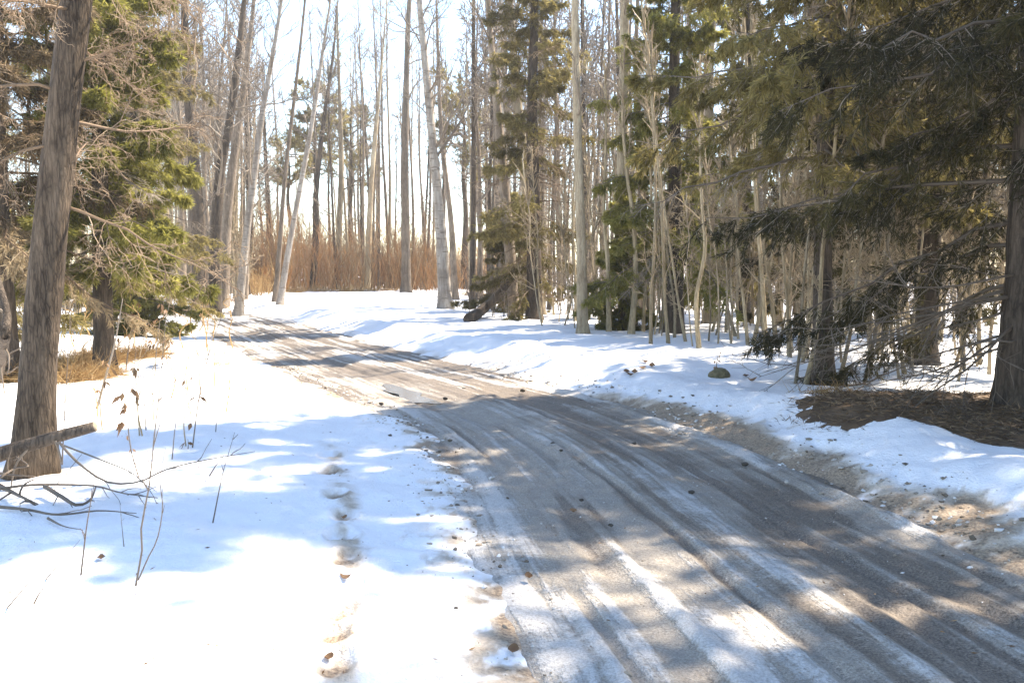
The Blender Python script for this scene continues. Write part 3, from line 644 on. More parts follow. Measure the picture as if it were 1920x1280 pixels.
# far pines with bunched crowns
def pine(px, Y, H, tops, label, seed):
    rng = np.random.default_rng(seed); P = straight(px, Y, H, seed); org = P[0] + np.array((0, 0, .12))
    root = thing('pine_tree', org, label, 'pine'); trunk_mesh('trunk', P, 0.2, M['bark_dark'], root, org, seed, 8, .3)
    mb = MB()
    n = 26; z = org[2] + rng.uniform(tops[0], tops[1], n); q = on_trunk(P, z); az = rng.uniform(0, 6.28, n); e = np.radians(rng.uniform(0, 45, n))
    D = np.stack([np.cos(az) * np.cos(e), np.sin(az) * np.cos(e), np.sin(e)], 1); L = rng.uniform(0.9, 2.6, n)
    B = grow(rng, q, D, L, 6, .15, .05); mb.tubes(B, taper(B, .05, .012), 4, 0, rng.uniform(.2, .7, n))
    T, l = children(rng, B, 22, .3, 1, L, .4, .8, 4, .2, .1); mb.tubes(T, taper(T, .014, .006), 3, 0, rng.uniform(.2, .8, len(T)))
    tq = rng.uniform(.2, 1, (len(T), 40)); pp, tg = sample(T, tq); dd = unit(tg + rng.normal(size=pp.shape) * .6)
    ti = np.clip(np.repeat(rng.uniform(.1, .9, len(T)), 40) + rng.normal(size=len(T) * 40) * .15, 0, 1)
    mb.blades(pp.reshape(-1, 3), dd.reshape(-1, 3), rng.uniform(.1, .2, pp.shape[:2]).ravel(), .03, rng, 1, ti, .05)
    mb.build('crown', [M['twig'], M['needle_mid']], root, org)
pine(596, 52, 11.5, (6.5, 11), 'dark pine with bunched crown against the bright sky left of centre', 71)
pine(662, 56, 11, (6.0, 10.5), 'dark pine with ragged crown next to the bunched pine', 72)
pine(545, 58, 9.0, (6.0, 8.8), 'small dark pine at the left end of the far thicket', 73)
pine(872, 46, 9.6, (5.5, 9.3), 'grey brown pine crown just right of the big pale birch', 74)

# ------------------------------------------------------------------ stands of thin trees: prototypes, then copies
PROTO = {}
def far_proto(key, mat, r0, H, seed, thin, zl, n1=20, len1=2.0, m3=5):
    rng = np.random.default_rng(seed); h = np.linspace(-.12, H, 7)
    P = trunk_curve(np.stack([np.cumsum(rng.normal(size=7) * .06), np.cumsum(rng.normal(size=7) * .06), h], 1)); P -= np.array((P[0, 0], P[0, 1], 0))
    c = dict(zlo=zl, zhi=H * .95, n1=n1, len1=len1, m2=6, m3=m3, thin=thin, el=(20, 65), low=.7)
    PROTO[key] = ('first', P, r0, mat, seed, c)
def place_far(key, x, y, label, group, rng, name='bare_tree', s=None, lean=0.035):
    z = gz(x, y); e = PROTO[key]; s = s or rng.uniform(.8, 1.2)
    if isinstance(e, tuple):
        _, P, r0, mat, seed, c = e; c = dict(c); tg_ = c.pop('twig', 'twig')
        o = make_bare(name, label, 'tree', P, r0, mat, seed, c, group, sides=8, twig=tg_); PROTO[key] = o
        o.location = (x, y, z)
    else:
        o = copy_thing(e, (x, y, z), 0, (1, 1, 1), label, group)
    o.rotation_euler = (rng.normal() * lean, rng.normal() * lean, rng.uniform(0, 6.28)); o.scale = (s, s, s * rng.uniform(.95, 1.1))
    return o
for k in range(4):
    far_proto('far%d' % k, ['bark_grey', 'bark_tan', 'bark_dark', 'bark_grey'][k], [.11, .085, .10, .07][k], [12, 11, 13, 10.5][k], 500 + k, 3.0, 2.6, 24, 2.4)
for k in range(3):
    far_proto('wood%d' % k, ['bark_grey', 'bark_tan', 'bark_tan'][k], [.085, .06, .05][k], [10.5, 9.5, 8.5][k], 520 + k, 2.0, 1.6, 22, 1.8)
rs = np.random.default_rng(799)
for (x, y) in ((7.4, 8.3), (8.3, 9.5), (6.9, 7.4), (9.2, 8.2), (8.0, 7.4)): place_far('far%d' % rs.integers(4), x, y, 'bare roadside tree just beyond the right edge of the view', 'bare roadside trees beyond the right edge', rs)  # unseen trees added so their twigs break up the shade on the near snow
def okspot(x, y, taken, dmin):
    if abs(road_sv([x], [y])[0][0]) < 3.2: return False
    return all((x - a) ** 2 + (y - b) ** 2 > dmin ** 2 for a, b in taken)
taken = []
def stand(n, pxr, Yr, keys, label, group, seed, dmin=.6, pxbias=None):
    rng = np.random.default_rng(seed); k = 0; tries = 0
    while k < n and tries < 6000:
        tries += 1
        Y = math.sqrt(rng.uniform(Yr[0] ** 2, Yr[1] ** 2)); px = rng.uniform(*pxr); x = (px - CX) / FPX * Y
        if not okspot(x, Y, taken, dmin): continue
        taken.append((x, Y)); place_far(keys[rng.integers(len(keys))], x, Y, label, group, rng); k += 1
FARC = ['thin0', 'thin1', 'far2']
far_proto('thin0', 'bark_grey', .10, 16, 530, 2.6, 5, 14, 2.0, 4); far_proto('thin1', 'bark_tan', .085, 15, 531, 2.6, 4.5, 13, 1.8, 4)
FAR = ['far0', 'far1', 'far2', 'far3']; WD = ['wood0', 'wood1', 'wood2', 'far3', 'far1']
stand(32, (560, 880), (46, 66), FARC, 'tall thin bare tree in the far stand among the rust-brown thicket', 'bare trees in the far stand beyond the bend', 801)
stand(6, (470, 560), (48, 75), FARC, 'tall thin bare tree in the bright gap at the end of the road', 'bare trees in the bright gap', 802)
stand(54, (250, 470), (33, 60), FAR, 'thin bare tree in the crowded stand left of the far bend', 'bare trees crowded left of the far bend', 803)
stand(24, (-150, 250), (18, 45), WD, 'thin bare tree in the woods behind the left spruces', 'bare trees behind the left spruces', 804)
stand(78, (880, 1320), (28, 62), FAR, 'thin bare tree deep in the woods behind the spruce clump', 'bare trees behind the spruce clump', 805)
stand(74, (1250, 2050), (17, 55), WD, 'thin bare tree deep in the woods behind the spreading spruce', 'bare trees behind the right spruces', 806)

# slim saplings standing in the snow under the right spruces
SAP = {}
def sapling_proto(seed, H, r0, mat):
    rng = np.random.default_rng(seed); h = np.linspace(-.1, H, 7)
    P = trunk_curve(np.stack([np.cumsum(rng.normal(size=7) * .045), np.cumsum(rng.normal(size=7) * .045), h], 1)); P -= np.array((P[0, 0], P[0, 1], 0))
    return ('first', P, r0, mat, seed, dict(twig='twig_pale', zlo=.6, zhi=H * .95, n1=16, len1=.9, m2=6, m3=5, thin=.9, el=(15, 60), low=.8))
for k in range(4): PROTO['sap%d' % k] = sapling_proto(540 + k, [4.5, 3.6, 5.5, 3.0][k], [.026, .018, .032, .013][k], ['bark_pale', 'bark_tan', 'bark_pale', 'bark_tan'][k])
def saps(n, pxr, Yr, label, group, seed, keys=('sap0', 'sap1', 'sap2', 'sap3')):
    rng = np.random.default_rng(seed); k = 0; tr = 0
    while k < n and tr < 4000:
        tr += 1; px = rng.uniform(*pxr); Y = rng.uniform(*Yr); x = (px - CX) / FPX * Y
        if not okspot(x, Y, taken, .12): continue
        taken.append((x, Y)); place_far(keys[rng.integers(len(keys))], x, Y, label, group, rng, 'sapling', lean=.10); k += 1
saps(58, (1480, 1900), (11.0, 17), 'slim sapling in the snow under the dark right spruces', 'saplings under the dark right spruces', 811)
saps(46, (1200, 1520), (14.5, 22), 'slim sapling in the snow below the green spruce boughs', 'saplings below the green spruce', 812)
saps(34, (1010, 1250), (20, 28), 'slim sapling in the snow beside the thick pale trunk', 'saplings beside the thick pale trunk', 813)
saps(22, (280, 460), (28, 36), 'slim pale sapling at the feet of the dark left trunks', 'saplings at the dark left trunks', 814)
# three pale crooked saplings that stand clear
for i, (pp, Y, w, H, lab) in enumerate((
    ([(1142, 622), (1140, 500), (1132, 400), (1134, 330)], 19, 9, 6, 'pale yellowish straight sapling left of the crooked one, in front of the dark spruce'),
    ([(1182, 626), (1192, 510), (1186, 400), (1176, 330)], 18.5, 11, 6, 'pale yellowish crooked sapling in front of the little dark spruce'),
    ([(1312, 664), (1305, 560), (1322, 470), (1316, 380)], 15, 8, 5, 'tan sapling with a kinked stem below the yellow green spruce'))):
    bt(pp, Y, w, H, lab, 'bark_pale', 'sapling', 'sapling', twig='twig_pale', zl=1.0, n1=14, len1=1.0, thin=1.0, m2=5, m3=4)

# ------------------------------------------------------------------ far thicket and woods behind, as masses
def thicket(name, label, pxr, Yr, n, hr, mat, seed, w=(.01, .02), cat=None, lean=.2):
    rng = np.random.default_rng(seed); Y = rng.uniform(*Yr, n); px = rng.uniform(*pxr, n); x = (px - CX) / FPX * Y
    cl = 0.30 + 1.5 * np.clip(fbm(x * .35, Y * .2, seed, 3) + .35, 0, 1)
    s, _ = road_sv(x, Y); ok = (np.abs(s) > 3.0) & (fbm(x * .6, Y * .3, seed + 9, 3) + rng.uniform(-.25, .25, n) > -.12); x, Y, cl = x[ok], Y[ok], cl[ok]; n = len(x)
    P0 = np.stack([x, Y, terrain(x, Y) - .05], 1); D = np.stack([rng.normal(size=n) * lean, rng.normal(size=n) * lean, np.ones(n)], 1)
    H = rng.uniform(*hr, n) * cl; B = grow(rng, P0, D, H, 5, .08, .03); mb = MB()
    r = rng.uniform(*w, n); ti = np.clip(.5 + fbm(x * .3, Y * .3, seed + 5, 3) * .8 + rng.normal(size=n) * .2, 0, 1)
    mb.tubes(B, taper(B, r, .004), 3, 0, ti)
    T, l = children(rng, B, 5, .25, 1, H, .38, .5, 4, .15, .08); mb.tubes(T, taper(T, np.repeat(r, 5) * .5, .003), 3, 0, np.repeat(ti, 5))
    o = mb.build(name, [M[mat]]); tag(o, label, None, kind='stuff'); return o
thicket('shrub_thicket', 'rust brown leafless thicket along the far edge of the clearing', (430, 930), (44, 62), 4200, (1.6, 4.0), 'rust', 901, (.010, .024))
thicket('shrub_thicket', 'pale grey tan bushes mixed into the rust brown thicket', (430, 930), (45, 62), 2600, (1.2, 3.6), 'twig_pale', 905, (.010, .022))
thicket('shrub_thicket', 'bright orange bushes at the left end of the far thicket', (470, 545), (43, 50), 700, (1.2, 3.2), 'orange', 906, (.012, .024))
thicket('shrub_thicket', 'golden reed-like bushes at the end of the road', (470, 530), (38, 46), 260, (1.0, 2.2), 'straw', 902, (.012, .024))
thicket('undergrowth', 'grey brown undergrowth through the right woods', (880, 2150), (24, 60), 4600, (0.8, 2.6), 'twig', 903, (.01, .022))
thicket('undergrowth', 'brown undergrowth through the left woods', (-200, 440), (20, 55), 2600, (1.0, 3.4), 'twig', 904, (.01, .022))
# woodland further off reads as one mass of trunks and twigs
def far_wood(label, pxr, Yr, n, seed, Hr):
    rng = np.random.default_rng(seed); Y = rng.uniform(*Yr, n); px = rng.uniform(*pxr, n); x = (px - CX) / FPX * Y
    P0 = np.stack([x, Y, terrain(x, Y) - .1], 1); H = rng.uniform(*Hr, n); D = np.stack([rng.normal(size=n) * .03, rng.normal(size=n) * .03, np.ones(n)], 1)
    B = grow(rng, P0, D, H, 6, .015, 0.0); mb = MB(); ti = rng.uniform(.1, .95, n); mb.tubes(B, taper(B, rng.uniform(.05, .12, n), .012), 4, 0, ti)
    T, l = children(rng, B, 26, .15, 1, H, .14, .7, 4, .15, .05); mb.tubes(T, taper(T, .018, .006), 3, 0, np.repeat(ti, 26))
    U, lu = children(rng, T, 4, .3, 1, l, .45, .6, 3, .15, .05); mb.tubes(U, taper(U, .009, .005), 3, 0, np.repeat(np.repeat(ti, 26), 4))
    o = mb.build('far_woods', [M['twig']]); tag(o, label, None, kind='stuff')
far_wood('distant bare woods behind the right spruces', (900, 2200), (62, 120), 210, 911, (9, 14))
far_wood('distant bare woods behind the left spruces', (-300, 455), (58, 110), 150, 912, (9, 14))
far_wood('distant low tree line beyond the far thicket', (430, 920), (140, 240), 150, 913, (4, 8))
# ------------------------------------------------------------------ things lying and growing in the left foreground
def cx5(pts): return [(a / 2, 560 + b / 2) for a, b in pts]
def stem(pts, wpx, label, name='dry_weed', cat='dry weed', mat='twig', leaves=None, lean=0.0, tw=0, seed=0, group=None, tint=.3):
    """an upright stem: foot where the first pixel meets the snow, drawn at that depth"""
    rng = np.random.default_rng(seed + 1700); b = ground(*pts[0]); Y = b[1]; b[2] -= .03
    P = [b] + [at(x, y, Y + lean * (i + 1)) for i, (x, y) in enumerate(pts[1:])]
    P = trunk_curve(P, 14); r = wpx / 2 * Y / FPX; org = b; mb = MB()
    mb.tubes(P[None], taper(P[None], r * .9, r * .22), 6, 0, [tint])
    if tw:
        L = np.linalg.norm(P[-1] - P[0]); T, l = children(rng, P[None], tw, .35, .98, np.array([L]), .16, .6, 5, .12, .03); mb.tubes(T, taper(T, r * .5, r * .3), 3, 0, [tint] * len(T))
    if not leaves:
        o = mb.build(name, [M[mat]], None, org); return tag(o, label, cat, group)
    root = thing(name, org, label, cat, group); mb.build('stem', [M[mat]], root, org)
    lb = MB()
    for (x, y, n, s) in leaves:
        q = at(x, y, Y)
        for k in range(n):
            d = np.array((rng.normal() * .6, rng.normal() * .6, -abs(rng.normal()) - .2)); lb.blades((q + rng.normal(size=3) * .012)[None], d[None], np.array([s * rng.uniform(.7, 1.3)]), s * .5, rng, 0, rng.uniform(.1, .8), .15)
    lb.build('leaves', [M['leaf']], root, org); return root
def lying(pts, wpx, label, lift=.03, name='fallen_branch', mat='twig', r_end=.35, tw=0, seed=0, arch=0.0, cat='branch', tint=.25, Yfix=None):
    rng = np.random.default_rng(seed + 1900); P = []
    for i, (x, y) in enumerate(pts):
        q = ground(x, y) if Yfix is None else at(x, y, Yfix)
        if Yfix is None: q[2] += lift
        P.append(q)
    P = trunk_curve(np.array(P), 18); s = np.linspace(0, 1, 18); 
    r = wpx / 2 * P[0, 1] / FPX; r_end *= .6; R = r * (1 - (1 - r_end) * s); mb = MB(); mb.tubes(P[None], R[None], 8, 0, [tint])
    if tw:
        L = np.linalg.norm(P[-1] - P[0]); T, l = children(rng, P[None], tw, .2, .95, np.array([L]), .28, .7, 6, .16, .02); mb.tubes(T, taper(T, r * .35, r * .15), 4, 0, [tint] * len(T))
    o = mb.build(name, [M[mat]], None, P[0]); return tag(o, label, cat)
# broken limb leaning against the big trunk
def cut_limb():
    A = at(-60, 872, 6.15); B = at(60, 832, 6.15); C = at(178, 799, 6.2); P = trunk_curve([A, B, C], 10); r = .042
    root = thing('broken_limb', P[0], 'thick broken limb with sawn end leaning across the foot of the big trunk', 'branch')
    mb = MB(); mb.tubes(P[None], np.linspace(r * 1.35, r * .85, 10)[None], 12, 0); mb.build('limb', [M['bark_dark']], root, P[0])
    d = unit(P[-1] - P[-2]); e = MB(); e.tubes(np.stack([P[-1] - d * .002, P[-1] + d * .006])[None], np.array([[r * .84, r * .80]]), 12, 0); e.build('cut_end', [M['cut_wood']], root, P[0])
    for (pa) in ([(104, 826), (112, 850), (116, 868)], [(60, 832), (30, 870), (20, 915)]):
        b = MB(); Q = trunk_curve([at(x, y, 6.12) for x, y in pa], 8); b.tubes(Q[None], np.linspace(.009, .005, 8)[None], 5, 0, [.3]); b.build('twig', [M['twig']], root, P[0])
cut_limb()
# dark leaning snag at the left edge
P = trunk_curve([ground(-8, 700) - np.array((0, 0, .1)), at(8, 640, 9.2), at(14, 590, 9.2), at(2, 545, 9.3), at(-20, 480, 9.5)], 14)
root = thing('dead_snag', P[0], 'dark crooked snag standing at the left edge behind the big trunk', 'snag'); trunk_mesh('trunk', P, .075, M['bark_dark'], root, P[0], 91, 10, .2, .03)
T, l = children(np.random.default_rng(92), P[None], 9, .2, .95, np.array([2.0]), .35, .9, 7, .2, 0)
for tw_ in T:
    mb = MB(); mb.tubes(tw_[None], taper(tw_[None], .016, .005), 4, 0, [.15]); mb.build('branch', [M['twig']], root, P[0])
lying(cx5([(-40, 712), (80, 772), (143, 806)]), 13, 'thick dark stick in the brush heap below the big trunk', .05, tint=.05, seed=1, tw=4)
lying(cx5([(-30, 706), (60, 722), (138, 722)]), 8, 'short dark stick topmost in the brush heap', .10, tint=.05, seed=2)
lying(cx5([(-20, 760), (100, 742), (240, 740), (360, 746), (460, 770), (592, 792)]), 6, 'long thin branch crossing the brush heap towards the road', .07, r_end=.4, seed=3, tw=6, tint=.15)
lying(cx5([(170, 742), (235, 782), (290, 812), (340, 790), (362, 740)]), 9, 'hooked grey branch in the middle of the brush heap', .06, r_end=.5, seed=4, tw=4, tint=.1)
lying(cx5([(-20, 800), (100, 810), (220, 832), (370, 815), (512, 824)]), 7, 'straight grey branch lying at the front of the brush heap', .03, seed=5, tw=4, tint=.2)
lying(cx5([(180, 836), (240, 868), (312, 881)]), 5, 'short bent twig in front of the brush heap', .02, seed=6, tint=.12)
lying(cx5([(0, 745), (60, 700), (110, 690), (40, 640)]), 5, 'curled twig rising from the brush heap at the left edge', .12, seed=7, tw=6, tint=.2)
lying([(110, 828), (145, 866), (200, 903), (260, 903), (310, 880), (370, 865), (425, 855), (478, 846)], 5.5, 'long arching twig bowed over the snow from the broken limb', 0, Yfix=5.7, name='arching_twig', cat='twig', seed=8, tw=5, tint=.3, r_end=.3)
lying([(120, 835), (190, 862), (250, 888), (285, 925), (297, 955)], 4, 'second thin arching twig drooping under the bowed one', 0, Yfix=5.6, name='arching_twig', cat='twig', seed=9, tw=3, tint=.3, r_end=.35)
S = [([(252, 1098), (267, 1025), (265, 985), (280, 910), (290, 810), (300, 725), (312, 585)], 4.5, 'tallest dry stem with forked foot in the front left snow', 5),
     ([(254, 1090), (280, 1040), (295, 1010), (305, 950), (300, 900), (310, 840)], 3.6, 'second dry stem sharing the forked foot in the front snow', 3),
     ([(150, 1080), (162, 990), (172, 930), (180, 890)], 4.2, 'short dark stem in front of the brush heap', 3),
     ([(397, 980), (417, 890), (430, 845), (440, 810)], 3.4, 'thin stem right of the forked stem, bent at the middle', 2),
     ([(360, 840), (375, 735), (400, 635), (425, 575)], 3.0, 'very thin tall stem leaning right beside the road snow', 2),
     ([(388, 893), (405, 872), (420, 854)], 4.0, 'short slanted stick poking out of the snow', 0),
     ([(2, 1143), (55, 1090), (92, 1047)], 4.0, 'long slanted stick lying at the front left corner', 0),
     ([(75, 1087), (125, 1040), (150, 1012)], 3.4, 'slanted stick beside the corner stick', 0),
     ([(57, 1132), (75, 1110), (95, 1090)], 5.0, 'stubby dark stick in the front left snow', 0),
     ([(274, 807), (270, 740), (270, 685)], 2.6, 'short thin stem behind the leafy weed', 1),
     ([(233, 1024), (228, 980), (225, 945)], 2.4, 'faint short stem left of the forked stem', 1),
     ([(116, 865), (122, 760), (131, 600), (130, 560)], 3.0, 'thin upright stem hugging the right side of the big trunk', 3),
     ([(404, 810), (409, 740), (412, 700)], 2.2, 'hair-thin short stem near the tall leaning stem', 0),
     ([(322, 860), (330, 790), (345, 735)], 2.6, 'thin stem between the leafy weed and the tall leaning stem', 2),
     ([(180, 768), (200, 700), (216, 640), (230, 560)], 6.0, 'pale thicker sapling stem in front of the dry grass', 3)]
for i, (p, w, lab, tw) in enumerate(S): stem(p, w, lab, 'stick' if 'stick' in lab else 'dry_weed', 'stick' if 'stick' in lab else 'dry weed', tw=tw, seed=i, tint=[.2, .25, .1, .2, .25, .1, .15, .1, .02, .3, .4, .4, .3, .3, .6][i])
stem([(262, 895), (245, 840), (240, 775), (250, 700), (256, 650)], 3.0, 'dry weed with hanging brown leaves between the big trunk and the road', 'dry_weed', 'weed', leaves=[(228, 740, 4, .075), (232, 762, 5, .07), (225, 793, 5, .08), (250, 725, 3, .06), (236, 815, 2, .05), (250, 842, 2, .05)], seed=31)
stem([(236, 690), (243, 640), (255, 600), (262, 562)], 3.0, 'leafy dry weed above the dry grass, left of its pair', 'dry_weed', 'weed', leaves=[(243, 625, 3, .09), (250, 590, 4, .09), (255, 612, 3, .08), (262, 570, 4, .08), (222, 632, 3, .08)], seed=32)
stem([(290, 705), (294, 650), (300, 600), (308, 560)], 3.0, 'leafy dry weed above the dry grass, right of its pair', 'dry_weed', 'weed', leaves=[(282, 638, 4, .08), (303, 572, 4, .09), (313, 580, 4, .08), (318, 636, 2, .07), (290, 600, 3, .07)], seed=33)
stem([(352, 842), (353, 832), (352, 822)], 2.5, 'single curled leaf on a stub beside the thin leaning stem', 'dry_weed', 'weed', leaves=[(352, 830, 3, .06)], seed=34)

# pale weeds scattered over the sunny snow between the big trunk and the road
rw = np.random.default_rng(47)
for i in range(44):
    x0 = rw.uniform(130, 440); y0 = rw.uniform(600, 840) if i < 16 else rw.uniform(575, 680); hgt = rw.uniform(50, 130) * (y0 - 480) / 260
    pts = [(x0, y0), (x0 + rw.normal() * 5, y0 - hgt * .4), (x0 + rw.normal() * 10, y0 - hgt * .75), (x0 + rw.normal() * 18, y0 - hgt)]
    lv = [(pts[k][0] + rw.normal() * 6, pts[k][1] + rw.normal() * 5, int(rw.integers(1, 4)), rw.uniform(.04, .075)) for k in (1, 2, 3, 3)] if i % 2 else None
    stem(pts, 3.2, 'pale thin dry weed on the sunny snow between the big trunk and the road', 'dry_weed', 'dry weed', 'straw' if i % 3 else 'twig_pale', leaves=lv, tw=3, seed=400 + i, group='pale weeds on the sunny left snow', tint=.6)
# dry grass laid over where the snow has melted
def grass_patch(label, polys, n, seed, mat='straw', L=(.12, .3), wd=.007, up=.35, name='dry_grass', wind=(1, -.1)):
    rng = np.random.default_rng(seed); pts = []
    for (x0, y0, x1, y1, w) in polys:
        m = int(n * w); t = rng.uniform(0, 1, m); px = x0 + (x1 - x0) * t; py = y0 + (y1 - y0) * t
        for a, b in zip(px[:60], py[:60]): pts.append(ground(a, b))
    C = np.array(pts); idx = rng.integers(0, len(C), n); P = C[idx] + np.stack([rng.normal(size=n) * .12, rng.normal(size=n) * .16, np.zeros(n)], 1)
    P[:, 2] = terrain(P[:, 0], P[:, 1]) - .01
    D = np.stack([wind[0] * rng.normal(.5, .8, n), rng.normal(wind[1], .6, n), np.abs(rng.normal(up, .3, n))], 1)
    mb = MB(); B = grow(rng, P, D, rng.uniform(*L, n), 5, .12, -.16); mb.tubes(B, taper(B, wd / 2, .0012), 3, 0, np.clip(rng.normal(.5, .28, n), 0, 1))
    o = mb.build(name, [M[mat]]); return tag(o, label, None, kind='stuff')
grass_patch('golden brown dry grass bent over behind the big trunk', [(-30, 705, 120, 705, .35), (110, 690, 200, 668, .4), (190, 680, 298, 662, .35), (120, 715, 190, 705, .3)], 7500, 41, L=(.18, .42), up=.55)
grass_patch('pale tuft of dry grass beside the far left road edge', [(395, 685, 420, 683, 1)], 260, 42, L=(.06, .16))
grass_patch('small dry tufts in the left snow', [(370, 755, 420, 745, .5), (300, 755, 312, 750, .3), (450, 732, 500, 730, .3)], 300, 43, L=(.05, .13))
grass_patch('brown leaf litter at the feet of the dark left trunks', [(350, 562, 450, 566, .6), (290, 562, 360, 556, .4), (140, 566, 290, 558, .5)], 3000, 44, 'leaf', (.1, .3), .02, .15)
grass_patch('dry tan grass tuft in the snow below the spreading spruce', [(1520, 738, 1590, 736, 1)], 500, 45, L=(.08, .2))
grass_patch('tan grass along the far edge of the clearing', [(560, 546, 740, 546, .5), (870, 552, 960, 566, .5), (470, 548, 560, 548, .4)], 2200, 46, L=(.2, .6), wd=.02, up=.8)

# brown needle litter under the huge spruce
def litter():
    rng = np.random.default_rng(51); mb = MB()
    xs = np.linspace(2.4, 8.6, 120); ys = np.linspace(6.2, 11.0, 96); X, Yg = np.meshgrid(xs, ys)
    cxp = 5.35; a = ((X - cxp + .15) / 2.45) ** 2 + ((Yg - 8.45) / 1.65) ** 2 + 0.45 * fbm(X * 1.4, Yg * 1.4, 52, 4)
    Z = terrain(X, Yg) + np.clip((1 - a) * .12, -.05, .035) + .018 * fbm(X * 6, Yg * 6, 53, 3)
    i = np.arange(X.size).reshape(X.shape); ti = np.clip(.40 + .5 * fbm(X * 4, Yg * 4, 54, 4), 0, 1)
    mb.add(np.stack([X, Yg, Z], -1), quad=np.stack([i[:-1, :-1], i[:-1, 1:], i[1:, 1:], i[1:, :-1]], -1).reshape(-1, 4), tint=ti.ravel())
    n = 26000; x = rng.uniform(2.4, 8.6, n); y = rng.uniform(6.2, 11, n); aa = ((x - cxp + .15) / 2.45) ** 2 + ((y - 8.45) / 1.65) ** 2 + 0.45 * fbm(x * 1.4, y * 1.4, 52, 4)
    k = aa < 1.15 - .25 * rng.uniform(0, 1, n); x, y, aa = x[k], y[k], aa[k]
    z = terrain(x, y) + np.clip((1 - aa) * .12, -.02, .035) + .012
    D = np.stack([rng.normal(size=len(x)), rng.normal(size=len(x)), rng.uniform(0, .5, len(x))], 1)
    mb.blades(np.stack([x, y, z], 1), D, rng.uniform(.04, .13, len(x)), .008, rng, 0, rng.uniform(.1, 1, len(x)), .1)
    o = mb.build('needle_litter', [M['litter']]); tag(o, 'brown needle litter bared under the huge dark spruce', None, kind='stuff')
litter()
# dead lower limbs of the spruces, sweeping down to the snow
def dead_limbs(rootname_label, P, zr, n, az_r, L_r, seed, down=(-35, -8)):
    root = [o for o in COL.objects if o.get('label') == rootname_label][0]; org = np.array(root.location); rng = np.random.default_rng(seed)
    for i in range(n):
        z = org[2] + rng.uniform(*zr); q = on_trunk(P, np.array([z])); az = math.radians(rng.uniform(*az_r)); e = math.radians(rng.uniform(*down)); L = rng.uniform(*L_r)
        B = grow(rng, q, np.array([[math.cos(az) * math.cos(e), math.sin(az) * math.cos(e), math.sin(e)]]), [L], 9, .09, .015)
        B[..., 2] = np.maximum(B[..., 2], terrain(B[..., 0], B[..., 1]) + .03); mb = MB(); mb.tubes(B, taper(B, .014, .003), 5, 0, [.2])
        T, l = children(rng, B, 9, .15, 1, np.array([L]), .38, .7, 6, .13, -.03); mb.tubes(T, taper(T, .006, .002), 3, 0, rng.uniform(0, .5, len(T)))
        U, lu = children(rng, T, 4, .2, 1, l, .45, .7, 4, .16, -.03); mb.tubes(U, taper(U, .003, .0014), 3, 0, rng.uniform(0, .6, len(U)))
        mb.build('branch', [M['twig']], root, org)
dead_limbs('huge dark spruce at the right edge standing on brown needle litter', R1, (.55, 1.5), 12, (140, 225), (1.6, 2.9), 61)

# mossy stump, leaning log, leaf litter and clods
def lump(name, label, cat, pos, rad, mat, seed, flat=.6, group=None):
    bm_ = __import__('bmesh').new(); __import__('bmesh').ops.create_icosphere(bm_, subdivisions=3, radius=1)
    V = np.array([v.co[:] for v in bm_.verts]); F = np.array([[v.index for v in f.verts] for f in bm_.faces]); bm_.free()
    rng = np.random.default_rng(seed); k = rng.uniform(0, 50)
    V = V * (1 + .35 * fbm(V[:, 0] * 1.7 + k, V[:, 1] * 1.7 + V[:, 2], seed, 3))[:, None] * np.array((rad, rad * .8, rad * flat))
    mb = MB(); mb.add(V + pos, tri=F); o = mb.build(name, [M[mat]], None, pos); return tag(o, label, cat, group)
p = ground(1348, 706); lump('mossy_stump', 'low mossy stump poking through the snow right of the road', 'stump', p + np.array((0, 0, .0)), .14, 'moss', 66, .8)
stem([(1342, 704), (1344, 680), (1348, 656)], 2.5, 'tiny drooping seedling just above the mossy stump', 'seedling', 'seedling', leaves=[(1344, 672, 3, .05), (1340, 684, 3, .05), (1350, 664, 3, .04)], seed=67)
P = trunk_curve([ground(880, 604) + np.array((0, 0, .05)), at(906, 580, 24.4), at(934, 552, 24.4), at(962, 518, 24.6)], 12)
root = thing('leaning_log', P[0], 'dark broken log leaning right out of the snow at the spruce clump', 'log'); trunk_mesh('trunk', P, .15, M['bark_dark'], root, P[0], 68, 12, .1, .08)
T, l = children(np.random.default_rng(69), P[None], 10, .4, 1, np.array([2.]), .4, .9, 6, .2, 0)
for tw_ in T:
    mb = MB(); mb.tubes(tw_[None], taper(tw_[None], .02, .006), 4, 0, [.15]); mb.build('branch', [M['twig']], root, P[0])
def leaf(px, py, s, label, seed, group=None, mat='leaf', name='fallen_leaf', cat='leaf'):
    rng = np.random.default_rng(seed + 2200); q = ground(px, py) if abs(road_sv([0], [0])[0][0]) >= 0 else None
    s_, v_ = road_sv([q[0]], [q[1]]);
    if abs(s_[0]) < 1.3: q[2] = .02
    q[2] += .008; L = s; n = 9; t = np.linspace(0, 1, n); w = .32 * L * np.sin(math.pi * t ** .8) + .004
    a = rng.uniform(0, 6.28); d = np.array((math.cos(a), math.sin(a), 0)); e = np.array((-d[1], d[0], 0)); curl = rng.uniform(.2, .5)
    ctr = d[None] * (t - .5)[:, None] * L; ctr[:, 2] = curl * L * (2 * (t - .5)) ** 2
    V = np.stack([ctr - e * w[:, None] + np.array((0, 0, 1)) * (w * .6)[:, None], ctr, ctr + e * w[:, None] + np.array((0, 0, 1)) * (w * .5)[:, None]], 1) + q
    i = np.arange(n * 3).reshape(n, 3); qd = np.vstack([np.stack([i[:-1, 0], i[:-1, 1], i[1:, 1], i[1:, 0]], 1), np.stack([i[:-1, 1], i[:-1, 2], i[1:, 2], i[1:, 1]], 1)])
    mb = MB(); mb.add(V.reshape(-1, 3), quad=qd, tint=rng.uniform(.1, .7)); o = mb.build(name, [M[mat]], None, q); return tag(o, label, cat, group)
